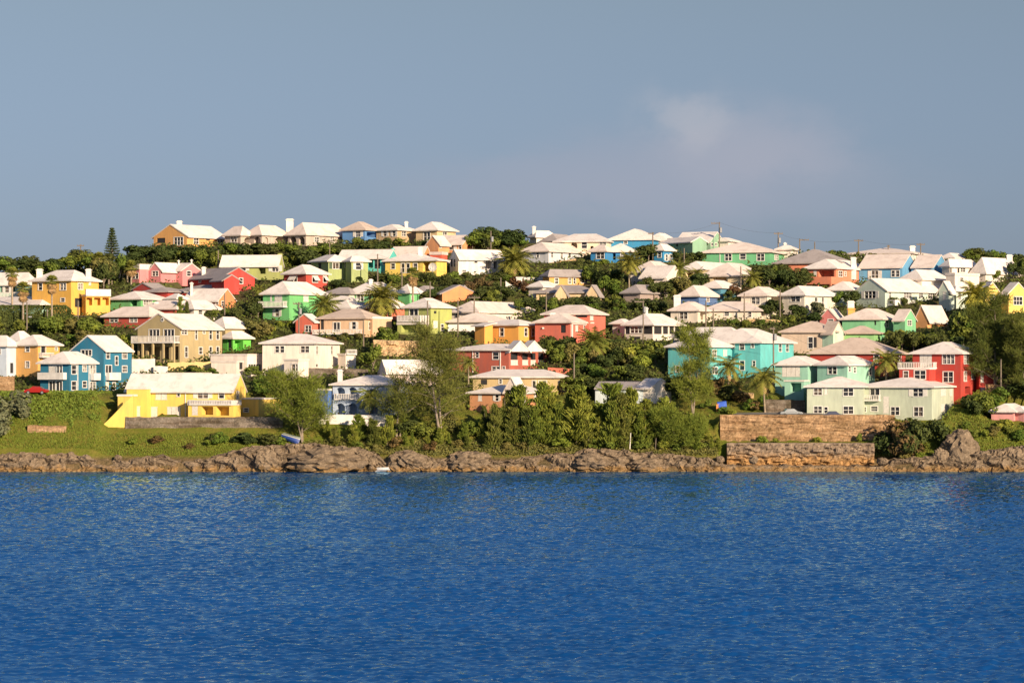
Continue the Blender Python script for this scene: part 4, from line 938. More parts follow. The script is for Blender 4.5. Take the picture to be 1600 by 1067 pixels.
# ------------------------------------------------------------------ boulders
def boulder_mesh(seed, sub=4, sx=1, sy=1, sz=1, amp=.35):
    import bmesh
    bm = bmesh.new(); bmesh.ops.create_icosphere(bm, subdivisions=sub, radius=1.0)
    o = Vector((seed * 7.3, seed * 3.1, seed))
    for v in bm.verts:
        p = v.co.copy()
        d = amp * noise.noise(p * 1.1 + o) + amp * .55 * (1 - abs(noise.noise(p * 2.3 + o)) * 2) * .6 + amp * .5 * (.5 - abs(noise.noise(p * 4.5 + o)) * 2) + amp * .3 * noise.noise(p * 9 + o)
        v.co = p * (1 + d)
        v.co.x *= sx; v.co.y *= sy; v.co.z *= sz
    me = bpy.data.meshes.new('boulder'); bm.to_mesh(me); bm.free(); me.materials.append(M_ROCK); return me
BM = [boulder_mesh(i + 1, 4, 1.0 + .5 * (i % 3), .9, .62 + .12 * (i % 2)) for i in range(5)]
def rock(label, px, py, wpx, hpx, Y, k, group=None, rz=0.0):
    """A single named rock: px,py is the middle of its foot in the photo."""
    s = Y / F; p = PX(px, py, Y); o = add_obj('rock', BM[k], None, (p.x, p.y, p.z + hpx * s * .38))
    o.scale = (wpx * s / (2.1 * (1.0 + .5 * (k % 3))), wpx * s * .42 / .9, hpx * s / (2.0 * (.62 + .12 * (k % 2))) * 1.05); o.rotation_euler = (0, 0, rz)
    return tag(o, label, 'rock', group)
rock('largest rounded boulder, standing on the shore below the dark bushes at the right', 1500, 722, 56, 50, 502.5, 0)
rock('smaller boulder leaning against the largest rounded boulder', 1470, 724, 24, 24, 501.0, 2)
rock('domed dark ended rock behind the white dinghy', 640, 735, 58, 30, 501.0, 1, rz=.3)
rock('broad grey backed rock between the two dark clefts', 735, 734, 70, 30, 501.2, 4, rz=-.2)
rock('jagged rock at the waterline under the young pines', 930, 736, 70, 30, 501.0, 2, rz=.4)
rock('long flat backed rock ledge left of the white dinghy', 515, 736, 130, 40, 501.6, 4, rz=.1)
rock('split rock at the left end of the long flat ledge', 418, 735, 46, 36, 500.6, 3, rz=.5)
rock('low tawny rock below the two white posts', 1010, 737, 60, 22, 500.6, 0, rz=.2)
rnd = random.Random(5)
GRP = 'small boulders along the waterline'
for i in range(90):
    px = rnd.uniform(-60, 1660)
    if 1190 < px < 1350 and rnd.random() < .85: continue
    w = rnd.uniform(5, 15) * (1.2 if px > 1350 or px < 260 else 1); Y = rnd.uniform(499.4, 502.8)
    py = 737 + rnd.uniform(-2, 1) if Y < 500.6 else 737 - rnd.uniform(2, 18)
    k = rnd.randrange(5)
    rock('small tawny boulder in the jumble along the waterline', px, py, w, w * rnd.uniform(.5, .8), Y, k, GRP, rnd.uniform(0, 3))
# ------------------------------------------------------------------ plants
NR = np.random.RandomState(11)
def quads_mesh(name, C, T, Bv, m):
    """Many small leaves: centres C, half axes T and Bv."""
    n = len(C)
    v = np.empty((n, 4, 3)); v[:, 0] = C - T - Bv * .6; v[:, 1] = C + T * .9 - Bv * .8; v[:, 2] = C + T + Bv * .6; v[:, 3] = C - T * .9 + Bv
    me = bpy.data.meshes.new(name); me.from_pydata(v.reshape(-1, 3).tolist(), [], np.arange(n * 4).reshape(n, 4).tolist()); me.materials.append(m); me.update()
    return me
def unit(a): return a / np.maximum(np.linalg.norm(a, axis=1, keepdims=True), 1e-6)
def leaf_axes(nrm, size, rs):
    n = len(nrm); t = unit(np.cross(nrm, unit(rs.normal(size=(n, 3))))); b = np.cross(nrm, t)
    s = size * rs.uniform(.6, 1.4, (n, 1)); return t * s, b * s * rs.uniform(.5, .9, (n, 1))
def bush_mesh(seed, kind, lobes=11, per=120, size=.085, squash=.8):
    """Unit bush: about 1 wide (radius .5), height 1 with its foot at z=0."""
    rs = np.random.RandomState(seed); Cs, Ns = [], []
    for i in range(lobes):
        a = rs.uniform(0, 2 * math.pi); rr = rs.uniform(.10, .36); z = rs.uniform(.22, .78)
        rr *= 1.0 - max(0, z - .45) * 1.1
        c = np.array([rr * math.cos(a), rr * math.sin(a), z]); rad = rs.uniform(.13, .24)
        d = unit(rs.normal(size=(per, 3))); r = rad * rs.uniform(.55, 1.08, (per, 1)) ** .6
        p = c + d * r * np.array([1, 1, .85]); Cs.append(p); Ns.append(unit(d * .9 + rs.normal(size=(per, 3)) * .45 + np.array([0, 0, .25])))
    C, N = np.concatenate(Cs), np.concatenate(Ns); C[:, 2] = np.clip(C[:, 2], .01, None)
    t, b = leaf_axes(N, size * .5, rs); return quads_mesh('foliage', C, t, b, LEAF[kind])
_bm = {}
def bush_v(kind, i):
    if (kind, i) not in _bm: _bm[(kind, i)] = bush_mesh(hash(kind) % 97 + i * 31 if False else sum(map(ord, kind)) + i * 31, kind, 9 + i * 2, 110, .085)
    return _bm[(kind, i)]
def blocked(px, pyb, w, h, Y):
    """Would this plant stand in front of a house the photo shows clear?"""
    x0, x1, y0, y1 = px - w * .45, px + w * .45, pyb - h, pyb
    for (a0, a1, b0, b1, hy) in HBOX:
        if hy > Y - 2:
            ox = min(x1, a1) - max(x0, a0); oy = min(y1, b1 - 5) - max(y0, b0)
            if ox > 1.5 and oy > 1.5: return True
    return False
def trunk_mesh(h, r, seed, bend=.05):
    rs = random.Random(seed); m = MB(); x = y = 0; pts = []
    for i in range(6):
        pts.append((x, y, h * i / 5 - .3)); x += rs.uniform(-1, 1) * bend * h; y += rs.uniform(-1, 1) * bend * h
    m.tube(pts, [r * (1 - .6 * i / 5) for i in range(6)], 7); top = pts[-1]
    for k in range(4):
        a = k * 1.7 + seed; b = pts[3]; m.tube([b, (b[0] + .25 * h * math.cos(a), b[1] + .25 * h * math.sin(a), h * .85)], [r * .45, r * .15], 5)
    return m.mesh('trunk', M_BARK)
TRUNKS = [trunk_mesh(1.0, .045, i) for i in range(3)]
nplants = {'bush': 0, 'tree': 0}
def bush(px, pyb, w, h, kind, label, group, Y=None, cat='bush', rs=random):
    Y = Y or Yof(pyb); s = Y / F; x = (px - 800) * s; z = zt(x, Y) - .25
    hm, wm = h * s, w * s
    if cat == 'bush':
        o = add_obj('bush', bush_v(kind, rs.randrange(4)), None, (x, Y, z))
        o.scale = (wm, wm * rs.uniform(.8, 1.1), hm * 1.05 + .25); o.rotation_euler = (0, 0, rs.uniform(0, 6.3)); tag(o, label, 'bush', group)
    else:
        o = empty('tree', (x, Y, z), label, 'tree', group)
        t = add_obj('trunk', TRUNKS[rs.randrange(3)], o); t.scale = (hm * .9, hm * .9, hm * .8)
        c = add_obj('crown', bush_v(kind, rs.randrange(4)), o, (0, 0, hm * .12)); c.scale = (wm, wm * rs.uniform(.85, 1.1), hm * .93); c.rotation_euler = (0, 0, rs.uniform(0, 6.3))
    nplants[cat] += 1
    return o
def patch(x0, x1, y0, y1, n, h0, h1, kinds, label, cat='bush', asp=(1.0, 1.5), force=False, dY=0):
    rs = random.Random(int(x0 * 7 + y0 * 13 + n)); kinds = kinds.split()
    if cat == 'bush': n = max(2, int(n * .54)); h0, h1 = h0 * 1.06, h1 * 1.08; asp = (asp[0] * 1.28, asp[1] * 1.32)
    for i in range(n):
        for tr in range(14):
            px = x0 + (x1 - x0) * ((i + rs.random()) / n if tr < 5 else rs.random()); py = rs.uniform(y0, y1); h = rs.uniform(h0, h1); w = h * rs.uniform(*asp)
            Y = Yof(py) + dY
            if inside((px - 800) * Y / F, Y, .2): continue
            if force or not blocked(px, py, w, h, Y): break
            if tr > 8 and not blocked(px, py, w * .6, h * .6, Y): w *= .6; h *= .6; break
        else: continue
        bush(px, py, w, h, rs.choice(kinds), label, label.split(',')[0] if n > 1 else None, Y, cat, rs)
P = patch
# skyline and ridge
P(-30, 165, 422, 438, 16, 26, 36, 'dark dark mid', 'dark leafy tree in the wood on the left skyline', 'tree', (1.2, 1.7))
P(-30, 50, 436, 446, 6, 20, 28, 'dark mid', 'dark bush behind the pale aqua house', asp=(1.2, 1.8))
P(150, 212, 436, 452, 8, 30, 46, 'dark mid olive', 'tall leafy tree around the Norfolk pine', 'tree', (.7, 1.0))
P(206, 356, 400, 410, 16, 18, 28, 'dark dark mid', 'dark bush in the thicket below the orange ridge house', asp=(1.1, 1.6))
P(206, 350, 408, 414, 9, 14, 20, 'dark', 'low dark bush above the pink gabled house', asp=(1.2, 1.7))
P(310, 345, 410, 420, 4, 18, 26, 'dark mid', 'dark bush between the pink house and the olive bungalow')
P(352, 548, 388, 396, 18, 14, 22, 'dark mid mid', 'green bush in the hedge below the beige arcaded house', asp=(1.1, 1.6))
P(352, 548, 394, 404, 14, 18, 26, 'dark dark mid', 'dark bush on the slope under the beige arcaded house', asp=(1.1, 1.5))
P(452, 486, 408, 432, 8, 18, 28, 'dark mid', 'dark bush left of the sage green house')
P(545, 662, 380, 390, 10, 12, 18, 'mid dark', 'green bush below the tan and cream ridge houses', asp=(1.2, 1.7))
P(545, 606, 388, 394, 5, 12, 16, 'dark', 'dark bush behind the turquoise house', asp=(1.2, 1.6))
P(706, 768, 384, 396, 9, 22, 34, 'dark dark mid', 'dark tree right of the orange gable on the ridge', 'tree', (.9, 1.3))
P(745, 850, 382, 390, 9, 22, 32, 'mid dark', 'round topped tree on the ridge left of the lone white cottage', 'tree', (1.3, 1.8))
P(905, 955, 372, 376, 4, 14, 18, 'mid olive', 'tree top showing behind the long cream ridge house', 'tree', (1.2, 1.6), dY=16)
P(1292, 1330, 398, 402, 3, 14, 18, 'mid', 'small tree behind the grey pink peach house roof', 'tree', (1.3, 1.8), dY=12)
P(1330, 1368, 396, 402, 3, 8, 10, 'olive', 'low bush in front of the low white skyline house', dY=2)
P(1505, 1620, 408, 416, 9, 18, 28, 'mid dark', 'tree on the skyline at the far right', 'tree', (1.2, 1.7), dY=8)
P(1516, 1560, 428, 440, 5, 12, 18, 'mid dark', 'bush below the white stuccoed gable house')
P(1560, 1612, 424, 440, 5, 26, 42, 'dark mid', 'dark tree beside the yellow twin gabled cottage', 'tree', (.8, 1.1))
# middle of the hill
P(514, 545, 438, 452, 6, 14, 24, 'dark', 'dark bush at the foot of the sage green house')
P(556, 700, 438, 446, 12, 10, 15, 'dark mid', 'dark bush below the yellow dish house', asp=(1.2, 1.7))
P(672, 712, 428, 446, 7, 18, 26, 'dark mid', 'dark bush between the yellow house and the white gabled house', asp=(.9, 1.3))
P(706, 800, 436, 442, 11, 9, 13, 'mid dark', 'clipped bush in the hedge below the white gabled house', asp=(1.3, 1.8))
P(706, 830, 448, 460, 14, 14, 22, 'dark red dark', 'dark bush in the gully under the white gabled house')
P(660, 700, 462, 474, 5, 16, 24, 'dark', 'dark tree in front of the small orange gables', 'tree', (.9, 1.3), force=True)
P(718, 850, 466, 476, 16, 14, 22, 'dark dark mid', 'dark bush in the belt above the sprawling white house')
P(790, 1000, 474, 486, 24, 16, 24, 'dark dark mid', 'dark bush in the belt behind the coral pillared house')
P(920, 968, 440, 462, 10, 18, 30, 'dark dark mid', 'dark tree right of the ochre house', 'tree', (.9, 1.3))
P(830, 905, 426, 436, 7, 7, 10, 'olive mid', 'low scrub bush on the bank above the ochre house', asp=(1.6, 2.4))
P(893, 925, 412, 418, 4, 12, 16, 'mid dark', 'bush beside the blue porch house', asp=(1.4, 2))
P(924, 1000, 412, 420, 6, 7, 10, 'olive light', 'low bush in front of the blue porch house', asp=(1.5, 2.2))
P(1000, 1026, 402, 410, 3, 22, 28, 'dark', 'round dark tree in front of the cerulean house', 'tree', (1.1, 1.4), force=True)
P(1000, 1096, 452, 466, 12, 18, 30, 'dark dark olive', 'dark tree below the white house with the aqua door', 'tree', (.9, 1.2), force=True)
P(960, 1050, 474, 488, 10, 18, 26, 'dark mid', 'dark bush above the raised veranda pavilion')
P(1054, 1096, 398, 408, 6, 10, 14, 'dark', 'dark hedge bush below the large blank mint wall', asp=(1.2, 1.6), force=True)
P(1128, 1168, 454, 468, 8, 12, 20, 'red dark red', 'reddish bush around the small blue cottage', force=True)
P(1176, 1230, 432, 446, 9, 16, 26, 'dark dark mid', 'dark bush under the long green house')
P(1198, 1270, 440, 452, 9, 22, 34, 'dark dark mid', 'large dark tree left of the peach house', 'tree', (1.0, 1.3), force=True)
P(1118, 1200, 502, 512, 12, 12, 18, 'dark mid', 'dark bush below the long cream bungalow', asp=(1.1, 1.6))
P(1194, 1216, 486, 498, 4, 18, 24, 'dark', 'dark bush in front of the cream villa veranda', force=True)
P(1240, 1292, 492, 500, 5, 20, 26, 'dark grey', 'rounded dark shrub below the cream villa', force=True)
P(1206, 1290, 500, 508, 7, 12, 16, 'mid dark', 'green bush along the lane under the cream villa')
P(1306, 1350, 474, 480, 5, 14, 22, 'dark mid', 'dark bush in front of the mint villa gable', force=True)
P(1386, 1412, 478, 482, 3, 11, 14, 'dark', 'clipped dark bush before the mint villa porch', force=True)
P(1484, 1540, 470, 492, 8, 16, 26, 'dark mid', 'dark bush under the sunlit date palm')
# left middle
P(-20, 112, 512, 520, 9, 14, 22, 'olive mid dark', 'scrubby bush under the clipped hedge')
P(78, 215, 512, 530, 18, 18, 28, 'mid olive light', 'leafy green bush on the slope above the cerulean house')
P(90, 215, 534, 548, 9, 16, 26, 'mid light olive', 'light green bush right behind the cerulean house')
P(140, 180, 492, 500, 5, 9, 14, 'mid olive', 'green bush beside the mango house porch')
P(262, 300, 486, 494, 5, 10, 14, 'dark mid', 'dark bush behind the khaki house roof', asp=(1.1, 1.5))
P(300, 360, 490, 498, 8, 10, 16, 'dark mid', 'dark bush before the white peaked cottage')
P(364, 410, 484, 500, 9, 22, 34, 'dark dark', 'very dark tree left of the bright green house', 'tree', (.9, 1.2))
P(385, 430, 520, 536, 8, 16, 26, 'light mid olive', 'light green bush right of the khaki house')
P(398, 460, 512, 518, 9, 9, 14, 'light', 'bright grassy shrub below the green house', asp=(1.4, 2))
P(275, 396, 583, 589, 11, 11, 17, 'mid dark', 'green bush in the long hedge above the yellow house roof', asp=(1.3, 1.8), force=True)
P(402, 440, 606, 622, 8, 18, 28, 'mid dark', 'green bush between the yellow and the large white house', force=True)
P(436, 484, 598, 604, 6, 12, 18, 'mid dark', 'dark bush at the foot of the large white house', force=True)
P(505, 566, 526, 536, 8, 7, 11, 'brown olive', 'dry brown bush by the white balustrade', asp=(1.4, 2))
bush(606, 541, 46, 34, 'mid', 'round green tree right of the pale tan house', None, None, 'tree')
bush(582, 580, 44, 44, 'mid', 'round green tree by the end of the large white house', None, None, 'tree')
bush(702, 528, 14, 14, 'mid', 'small clipped bush below the lime green house', None, 566)
bush(800, 498, 20, 10, 'mid', 'round bush on top of the orange house roof line', None, 575)
bush(838, 537, 14, 15, 'red', 'round reddish bush before the orange and yellow house', None, 553)
# centre and right middle
P(625, 790, 662, 686, 22, 14, 24, 'dark mid olive', 'dark bush between the tall casuarina and the young pines', asp=(1.1, 1.6))
P(1096, 1190, 606, 640, 14, 12, 20, 'dark brown mid', 'rough bush on the slope below the turquoise apartment house', force=True)
P(850, 900, 556, 572, 9, 26, 42, 'mid dark', 'leafy green tree right of the orange and yellow house', 'tree', (.9, 1.2), force=True)
P(890, 990, 560, 586, 20, 24, 40, 'mid dark olive', 'bushy green tree in the grove around the leaning date palm', 'tree', (.9, 1.2))
P(880, 1000, 584, 594, 12, 16, 24, 'dark mid', 'dark bush above the stone cutting wall')
P(980, 1046, 556, 590, 12, 22, 36, 'mid light dark', 'green bush under the raised veranda pavilion')
P(880, 935, 606, 616, 6, 16, 24, 'dark mid', 'dark bush behind the tall young pines')
P(1102, 1150, 590, 616, 7, 14, 24, 'dark brown', 'dark bush below the turquoise apartment house')
P(1040, 1085, 606, 626, 8, 18, 30, 'dark dark', 'dark bush behind the tall casuarina at the right')
P(1140, 1220, 606, 624, 9, 10, 16, 'brown red mid', 'dry bush beside the road under the coconut palms')
P(1112, 1150, 644, 652, 5, 10, 14, 'light mid', 'bright bush beside the blue tarpaulin', force=True)
P(1392, 1500, 536, 560, 16, 24, 38, 'dark dark mid', 'dark tree behind the scarlet house', 'tree', (.9, 1.2))
P(1385, 1425, 518, 532, 6, 16, 24, 'mid light', 'green bush right of the mint house')
P(1478, 1530, 500, 530, 9, 26, 44, 'dark mid olive', 'dark tree above the scarlet house', 'tree', (.8, 1.1))
P(1480, 1545, 520, 545, 8, 40, 60, 'dark dark mid', 'dark tree in the wood behind the scarlet house', 'tree', (.7, 1.0))
P(1546, 1620, 560, 600, 14, 40, 64, 'dark dark mid', 'dark tree at the far right edge', 'tree', (.7, 1.0))
P(1560, 1620, 612, 628, 6, 20, 32, 'mid dark', 'green bush behind the pink hut')
P(1504, 1550, 640, 652, 8, 18, 30, 'mid dark', 'green bush between the sage house and the pink hut')
P(1500, 1630, 664, 690, 18, 12, 20, 'mid light olive', 'low green bush on the slope above the big boulder')
P(1375, 1465, 700, 712, 9, 36, 58, 'dark brown dark', 'dark straggling bush over the sea wall end', force=True, asp=(.8, 1.1))
P(1400, 1460, 712, 716, 5, 10, 16, 'light olive', 'yellow green shrub on the rocks under the straggling bush', asp=(1.4, 2))
# shore
P(-20, 24, 676, 700, 5, 40, 56, 'grey olive', 'grey green bush at the left edge of the bank', asp=(.7, 1))
P(318, 440, 692, 698, 12, 14, 22, 'dark dark mid', 'dark bush below the grey retaining wall', asp=(1.2, 1.7))
P(200, 330, 690, 704, 8, 8, 13, 'olive light brown', 'low shrub on the bright grass below the wall', asp=(1.5, 2))
P(860, 1120, 694, 706, 16, 12, 20, 'light mid', 'bright green shrub on the shore before the young pines', asp=(1.3, 1.9))
P(520, 860, 698, 708, 14, 10, 16, 'brown olive mid', 'low scrubby bush under the young pines', asp=(1.3, 1.9))
P(1150, 1365, 672, 690, 9, 7, 12, 'olive light', 'tuft of weeds growing on the stone retaining wall', force=True, dY=-1.5)
bush(1343, 690, 12, 15, 'mid', 'small dark cone shaped shrub on the ledge of the sea wall', None, 507.2)

# ---- feathery pines (casuarina)
def feather_mesh(seed, kind, n=1500, slim=.30, droop=.25):
    """Unit tree, height 1: thin up-swept sprays around a leader."""
    rs = np.random.RandomState(seed); nb = 44
    bz = rs.uniform(.04, .90, nb); ba = rs.uniform(0, 2 * math.pi, nb)
    bl = slim * (1 - bz) ** .85 * rs.uniform(.55, 1.1, nb) + .03
    k = rs.randint(0, nb, n); t = rs.uniform(.15, 1, n)
    d = np.stack([np.cos(ba[k]), np.sin(ba[k]), np.full(n, .9)], 1)
    C = np.stack([d[:, 0] * bl[k] * t, d[:, 1] * bl[k] * t, bz[k] + bl[k] * t * .75], 1) + rs.normal(size=(n, 3)) * np.array([.022, .022, .02])
    D = unit(d + rs.normal(size=(n, 3)) * .40 + np.array([0, 0, 1.0]))
    W = unit(np.cross(D, rs.normal(size=(n, 3))))
    L = rs.uniform(.022, .050, (n, 1)); C[:, 2] = np.clip(C[:, 2], .02, None)
    return quads_mesh('crown', C, D * L, W * rs.uniform(.005, .009, (n, 1)), LEAF[kind])
FE = [feather_mesh(40 + i, 'pine' if i % 4 else 'pined', 3200, .17 + .025 * (i % 4)) for i in range(7)]
LEADER = MB(); LEADER.tube([(0, 0, -.05), (.006, 0, .4), (0, .005, .9)], [.012, .008, .002], 6); LEADER = LEADER.mesh('trunk', M_BARK)
def young_pine(px, pyb, h, wf, label, group, rs, Y=None):
    Y = Y or Yof(pyb); s = Y / F; x = (px - 800) * s; hm = h * s
    o = empty('casuarina_tree', (x, Y, zt(x, Y) - .2), label, 'tree', group)
    t = add_obj('trunk', LEADER, o); t.scale = (hm,) * 3
    c = add_obj('crown', FE[rs.randrange(7)], o); c.scale = (hm * wf, hm * wf, hm); c.rotation_euler = (rs.uniform(-.10, .10), rs.uniform(-.10, .10), rs.uniform(0, 6))
    return o
rs = random.Random(3)
TOPS = [(510, 656), (560, 644), (600, 642), (640, 645), (670, 650), (720, 640), (760, 625), (800, 615), (840, 612), (880, 598), (930, 605), (965, 608), (1000, 612), (1030, 622), (1060, 645), (1100, 660), (1130, 680)]
def top_at(px): return float(np.interp(px, [p[0] for p in TOPS], [p[1] for p in TOPS]))
for i in range(70):
    px = 512 + (1126 - 512) * (i + rs.uniform(-.6, 1.6)) / 70
    back = i % 2 == 0
    pyb = rs.uniform(676, 690) if back else rs.uniform(692, 704)
    tp = top_at(px) + (rs.uniform(-14, 24) if back else rs.uniform(4, 52))
    h = max(22, pyb - tp)
    young_pine(px, pyb, h * 1.05, rs.uniform(.9, 1.7), 'tall young feathery pine in the back row of the shore grove' if back else 'shorter young feathery pine in the front row of the shore grove',
               'back row of young pines along the shore' if back else 'front row of young pines along the shore', rs)
def big_casuarina(label, px, pyb, pyt, w, seed, trunks=2, dense=1.0, low=.25, kind='pined', tw=.26):
    """Old open tree: forked trunk, limbs ending in drooping feathery tufts."""
    rs = random.Random(seed); Y = Yof(pyb); s = Y / F; x = (px - 800) * s; h = (pyb - pyt) * s; wm = w * s
    o = empty('casuarina_tree', (x, Y, zt(x, Y) - .3), label, 'tree')
    m = MB(); tufts = []
    for k in range(trunks):
        lean = rs.uniform(-.12, .12) * wm; pts = []; ph = rs.uniform(0, 6)
        hh = h * (1 - .12 * k)
        for i in range(9):
            t = i / 8; pts.append(Vector((lean * t * 2 + .25 * math.sin(ph + 4 * t) + (k - (trunks - 1) / 2) * wm * .10 * t, rs.uniform(-.2, .2) + (k - .5) * .4, hh * t)))
        m.tube(pts, [max(.04, tw * (1 - t / 8.5)) for t in range(9)], 7)
        for j in range(int(26 * dense)):
            t = rs.uniform(low, 1.0); i = min(7, int(t * 8)); b = pts[i].lerp(pts[i + 1], t * 8 - i)
            a = rs.uniform(0, 6.28); L = wm * .5 * (1.05 - t * .62) * rs.uniform(.45, 1.1)
            e = b + Vector((math.cos(a) * L, math.sin(a) * L * .7, L * rs.uniform(.15, .75)))
            mid = b.lerp(e, .5) + Vector((0, 0, L * .06)); m.tube([b, mid, e], [max(.03, tw * .30 * (1 - t * .6)), .05, .02], 5)
            for q in range(3): tufts.append((mid.lerp(e, q / 2) + Vector((rs.uniform(-.2, .2), rs.uniform(-.2, .2), rs.uniform(0, .4))), .45 + .08 * wm * rs.uniform(.6, 1.2)))
        tufts.append((pts[-1], .6))
    r = np.random.RandomState(seed); n = 85; Cs, Ds = [], []
    for c, rad in tufts:
        d = unit(r.normal(size=(n, 3)) + np.array([0, 0, .15])); Cs.append(np.array(c) + d * rad * r.uniform(.1, 1.1, (n, 1)) * np.array([1, 1, .95])); Ds.append(unit(d + np.array([0, 0, .55]) + r.normal(size=(n, 3)) * .4))
    C, D = np.concatenate(Cs), np.concatenate(Ds); N = len(C); W = unit(np.cross(D, r.normal(size=(N, 3))))
    m.build('trunk', M_BARK, o)
    add_obj('crown', quads_mesh('crown', C, D * r.uniform(.20, .42, (N, 1)), W * r.uniform(.022, .042, (N, 1)), LEAF[kind]), o)
    return o
big_casuarina('tallest spreading casuarina rising in front of the brick red terrace', 692, 690, 518, 146, 21, 2, 1.45, .24, 'pined', .28)
big_casuarina('leaning grey casuarina before the pale blue arched house', 622, 682, 596, 110, 5, 2, .6, .4, 'pined', .2)
big_casuarina('broad casuarina above the covered blue boat', 474, 692, 592, 128, 8, 3, 1.35, .25, 'pine', .16)
big_casuarina('slender casuarina in front of the turquoise apartment house', 1085, 650, 512, 84, 13, 2, 1.3, .16, 'pine', .18)
big_casuarina('huge dark casuarina behind the scarlet house', 1556, 610, 470, 110, 17, 2, 1.9, .12, 'pined', .25)
big_casuarina('grey casuarina right of the huge dark one at the frame edge', 1606, 620, 500, 80, 18, 2, 1.5, .12, 'pined', .25)
big_casuarina('bushy casuarina at the right end of the young pines', 1062, 700, 648, 90, 31, 3, 1.3, .1, 'pine', .12)

# ---- Norfolk pine
def norfolk():
    px, pyb, pyt = 175, 440, 357; Y = 640; s = Y / F; x = (px - 800) * s; z0 = ZY(pyb, Y); h = (pyb - pyt) * s
    o = empty('norfolk_pine', (x, Y, z0), 'dark tiered Norfolk pine standing above the left skyline', 'tree')
    m = MB(); m.tube([(0, 0, -1), (0, 0, h * .5), (0, 0, h)], [.28, .18, .03], 7); r = np.random.RandomState(2); Cs, Ds = [], []
    for tier in range(13):
        z = h * (.42 + .57 * tier / 12); L = (1.9 - 1.65 * tier / 12) * 1.15
        for k in range(7):
            a = k * .9 + tier * .5 + r.uniform(-.15, .15); e = np.array([math.cos(a) * L, math.sin(a) * L, .10 * L])
            m.tube([(0, 0, z), (e[0] * .6, e[1] * .6, z - .05), (e[0], e[1], z + e[2])], [.05, .03, .015], 4)
            t = r.uniform(.15, 1, (46, 1)); c = np.array([0, 0, z]) + e * t + r.normal(size=(46, 3)) * np.array([.13, .13, .09])
            Cs.append(c); Ds.append(unit(e / L + r.normal(size=(46, 3)) * .6 + np.array([0, 0, .4])))
    C, D = np.concatenate(Cs), np.concatenate(Ds); W = unit(np.cross(D, r.normal(size=C.shape)))
    m.build('trunk', M_BARK, o); add_obj('crown', quads_mesh('crown', C, D * .17, W * .06, LEAF['dark']), o)
norfolk()
def cypress(label, px, pyb, h, Y):
    s = Y / F; x = (px - 800) * s; o = empty('cypress_tree', (x, Y, ZY(pyb, Y)), label, 'tree'); rs = random.Random(px)
    for dx, f in ((0, 1), (-9, .62), (10, .8)):
        t = add_obj('trunk', LEADER, o, (dx * s, 0, -.3)); t.scale = (h * s * f,) * 3
        c = add_obj('crown', FE[0 if dx else 3], o, (dx * s, 0, -.3)); c.scale = (h * s * f * .95, h * s * f * .95, h * s * f)
cypress('young dark cypress in front of the white peaked cottage', 282, 496, 36, 583)

# ---- palms
def frond(m, o, az, el, L, droop, wid, n=13, rs=random):
    """One pinnate frond: rachis with two rows of leaflets, as quads."""
    d = Vector((math.cos(az), math.sin(az), 0)); sd = Vector((-math.sin(az), math.cos(az), 0)); p = Vector(o); prev = p
    ang = el; pts = [p.copy()]
    for i in range(n):
        p = p + (d * math.cos(ang) + Vector((0, 0, 1)) * math.sin(ang)) * (L / n); ang -= droop / n; pts.append(p.copy())
    for i in range(n):
        a, b = pts[i], pts[i + 1]; f = math.sin(math.pi * min(1, .12 + (i + .5) / n * .95)) ** .6; w = wid * f
        up = (b - a).cross(sd).normalized()
        for sg in (-1, 1):
            tip = a.lerp(b, .5) + sd * (sg * w) + (b - a).normalized() * w * .55 - Vector((0, 0, w * rs.uniform(.25, .6)))
            hw = (b - a) * .55
            m.quad(a, a + hw * 1.6, tip + hw * .35, tip - hw * .2)
    m.tube([pts[0], pts[n // 2], pts[-1]], [.05, .035, .01], 3)
def palm(label, px, pyb, pyc, r, seed, kind='palm', nf=56, Y=None, tr=.24, style='date', lean=0.0, group=None, dead=10):
    """Feather palm: foot at row pyb, heart of the crown at row pyc, frond reach r (photo pixels)."""
    rs = random.Random(seed); Y = Y or Yof(pyb); s = Y / F; x = (px - 800) * s; z = ZY(pyb, Y); h = (pyb - pyc) * s; L = r * s * 1.25
    o = empty('palm_tree', (x, Y, z), label, 'palm tree', group)
    t = MB(); t.tube([(-lean * h, 0, -1), (-lean * h * .45, 0, h * .35), (0, 0, h * .75), (0, 0, h + .1)], [tr * 1.15, tr, tr * .95, tr * 1.1], 8); t.build('trunk', M_PBARK, o)
    m = MB()
    for i in range(nf):
        u = (i + .5) / nf
        el = R(80) - R(118 if style == 'date' else 105) * u ** .85
        frond(m, (0, 0, h), i * 2.39996 + rs.uniform(-.15, .15), el + rs.uniform(-.1, .1), L * rs.uniform(.85, 1.12), R(62 if style == 'date' else 80) + rs.uniform(-.2, .2), L * (.19 if style == 'date' else .24), 12, rs)
    m.build('crown', LEAF[kind], o)
    if dead:
        m = MB()
        for i in range(dead): frond(m, (0, 0, h - .2), i * 2.4, R(-38) + rs.uniform(-.3, .2), L * rs.uniform(.6, .9), R(45), L * .11, 9, rs)
        m.build('dead_frond', LEAF['dead'], o)
    return o
palm('large date palm standing over the salmon house', 597, 500, 466, 31, 1, nf=64, dead=14)
palm('date palm leaning between the green house and the tan house', 506, 506, 476, 25, 2, nf=52, dead=10)
palm('large date palm right of the white gabled house on the hill', 803, 440, 408, 29, 3, nf=64, dead=18, Y=622)
palm('tall slim date palm before the white house with the aqua door', 983, 455, 409, 22, 4, nf=54, dead=16, tr=.16)
palm('bright young palm beside the white house with the aqua door', 1061, 444, 419, 18, 5, 'palm', 34, tr=.25, dead=6, Y=612)
palm('small palm at the cream bungalow carport', 1090, 443, 429, 15, 6, nf=30, tr=.22, dead=3, Y=612)
palm('palm at the right corner of the cream bungalow', 1176, 450, 434, 18, 7, nf=34, dead=4, Y=610)
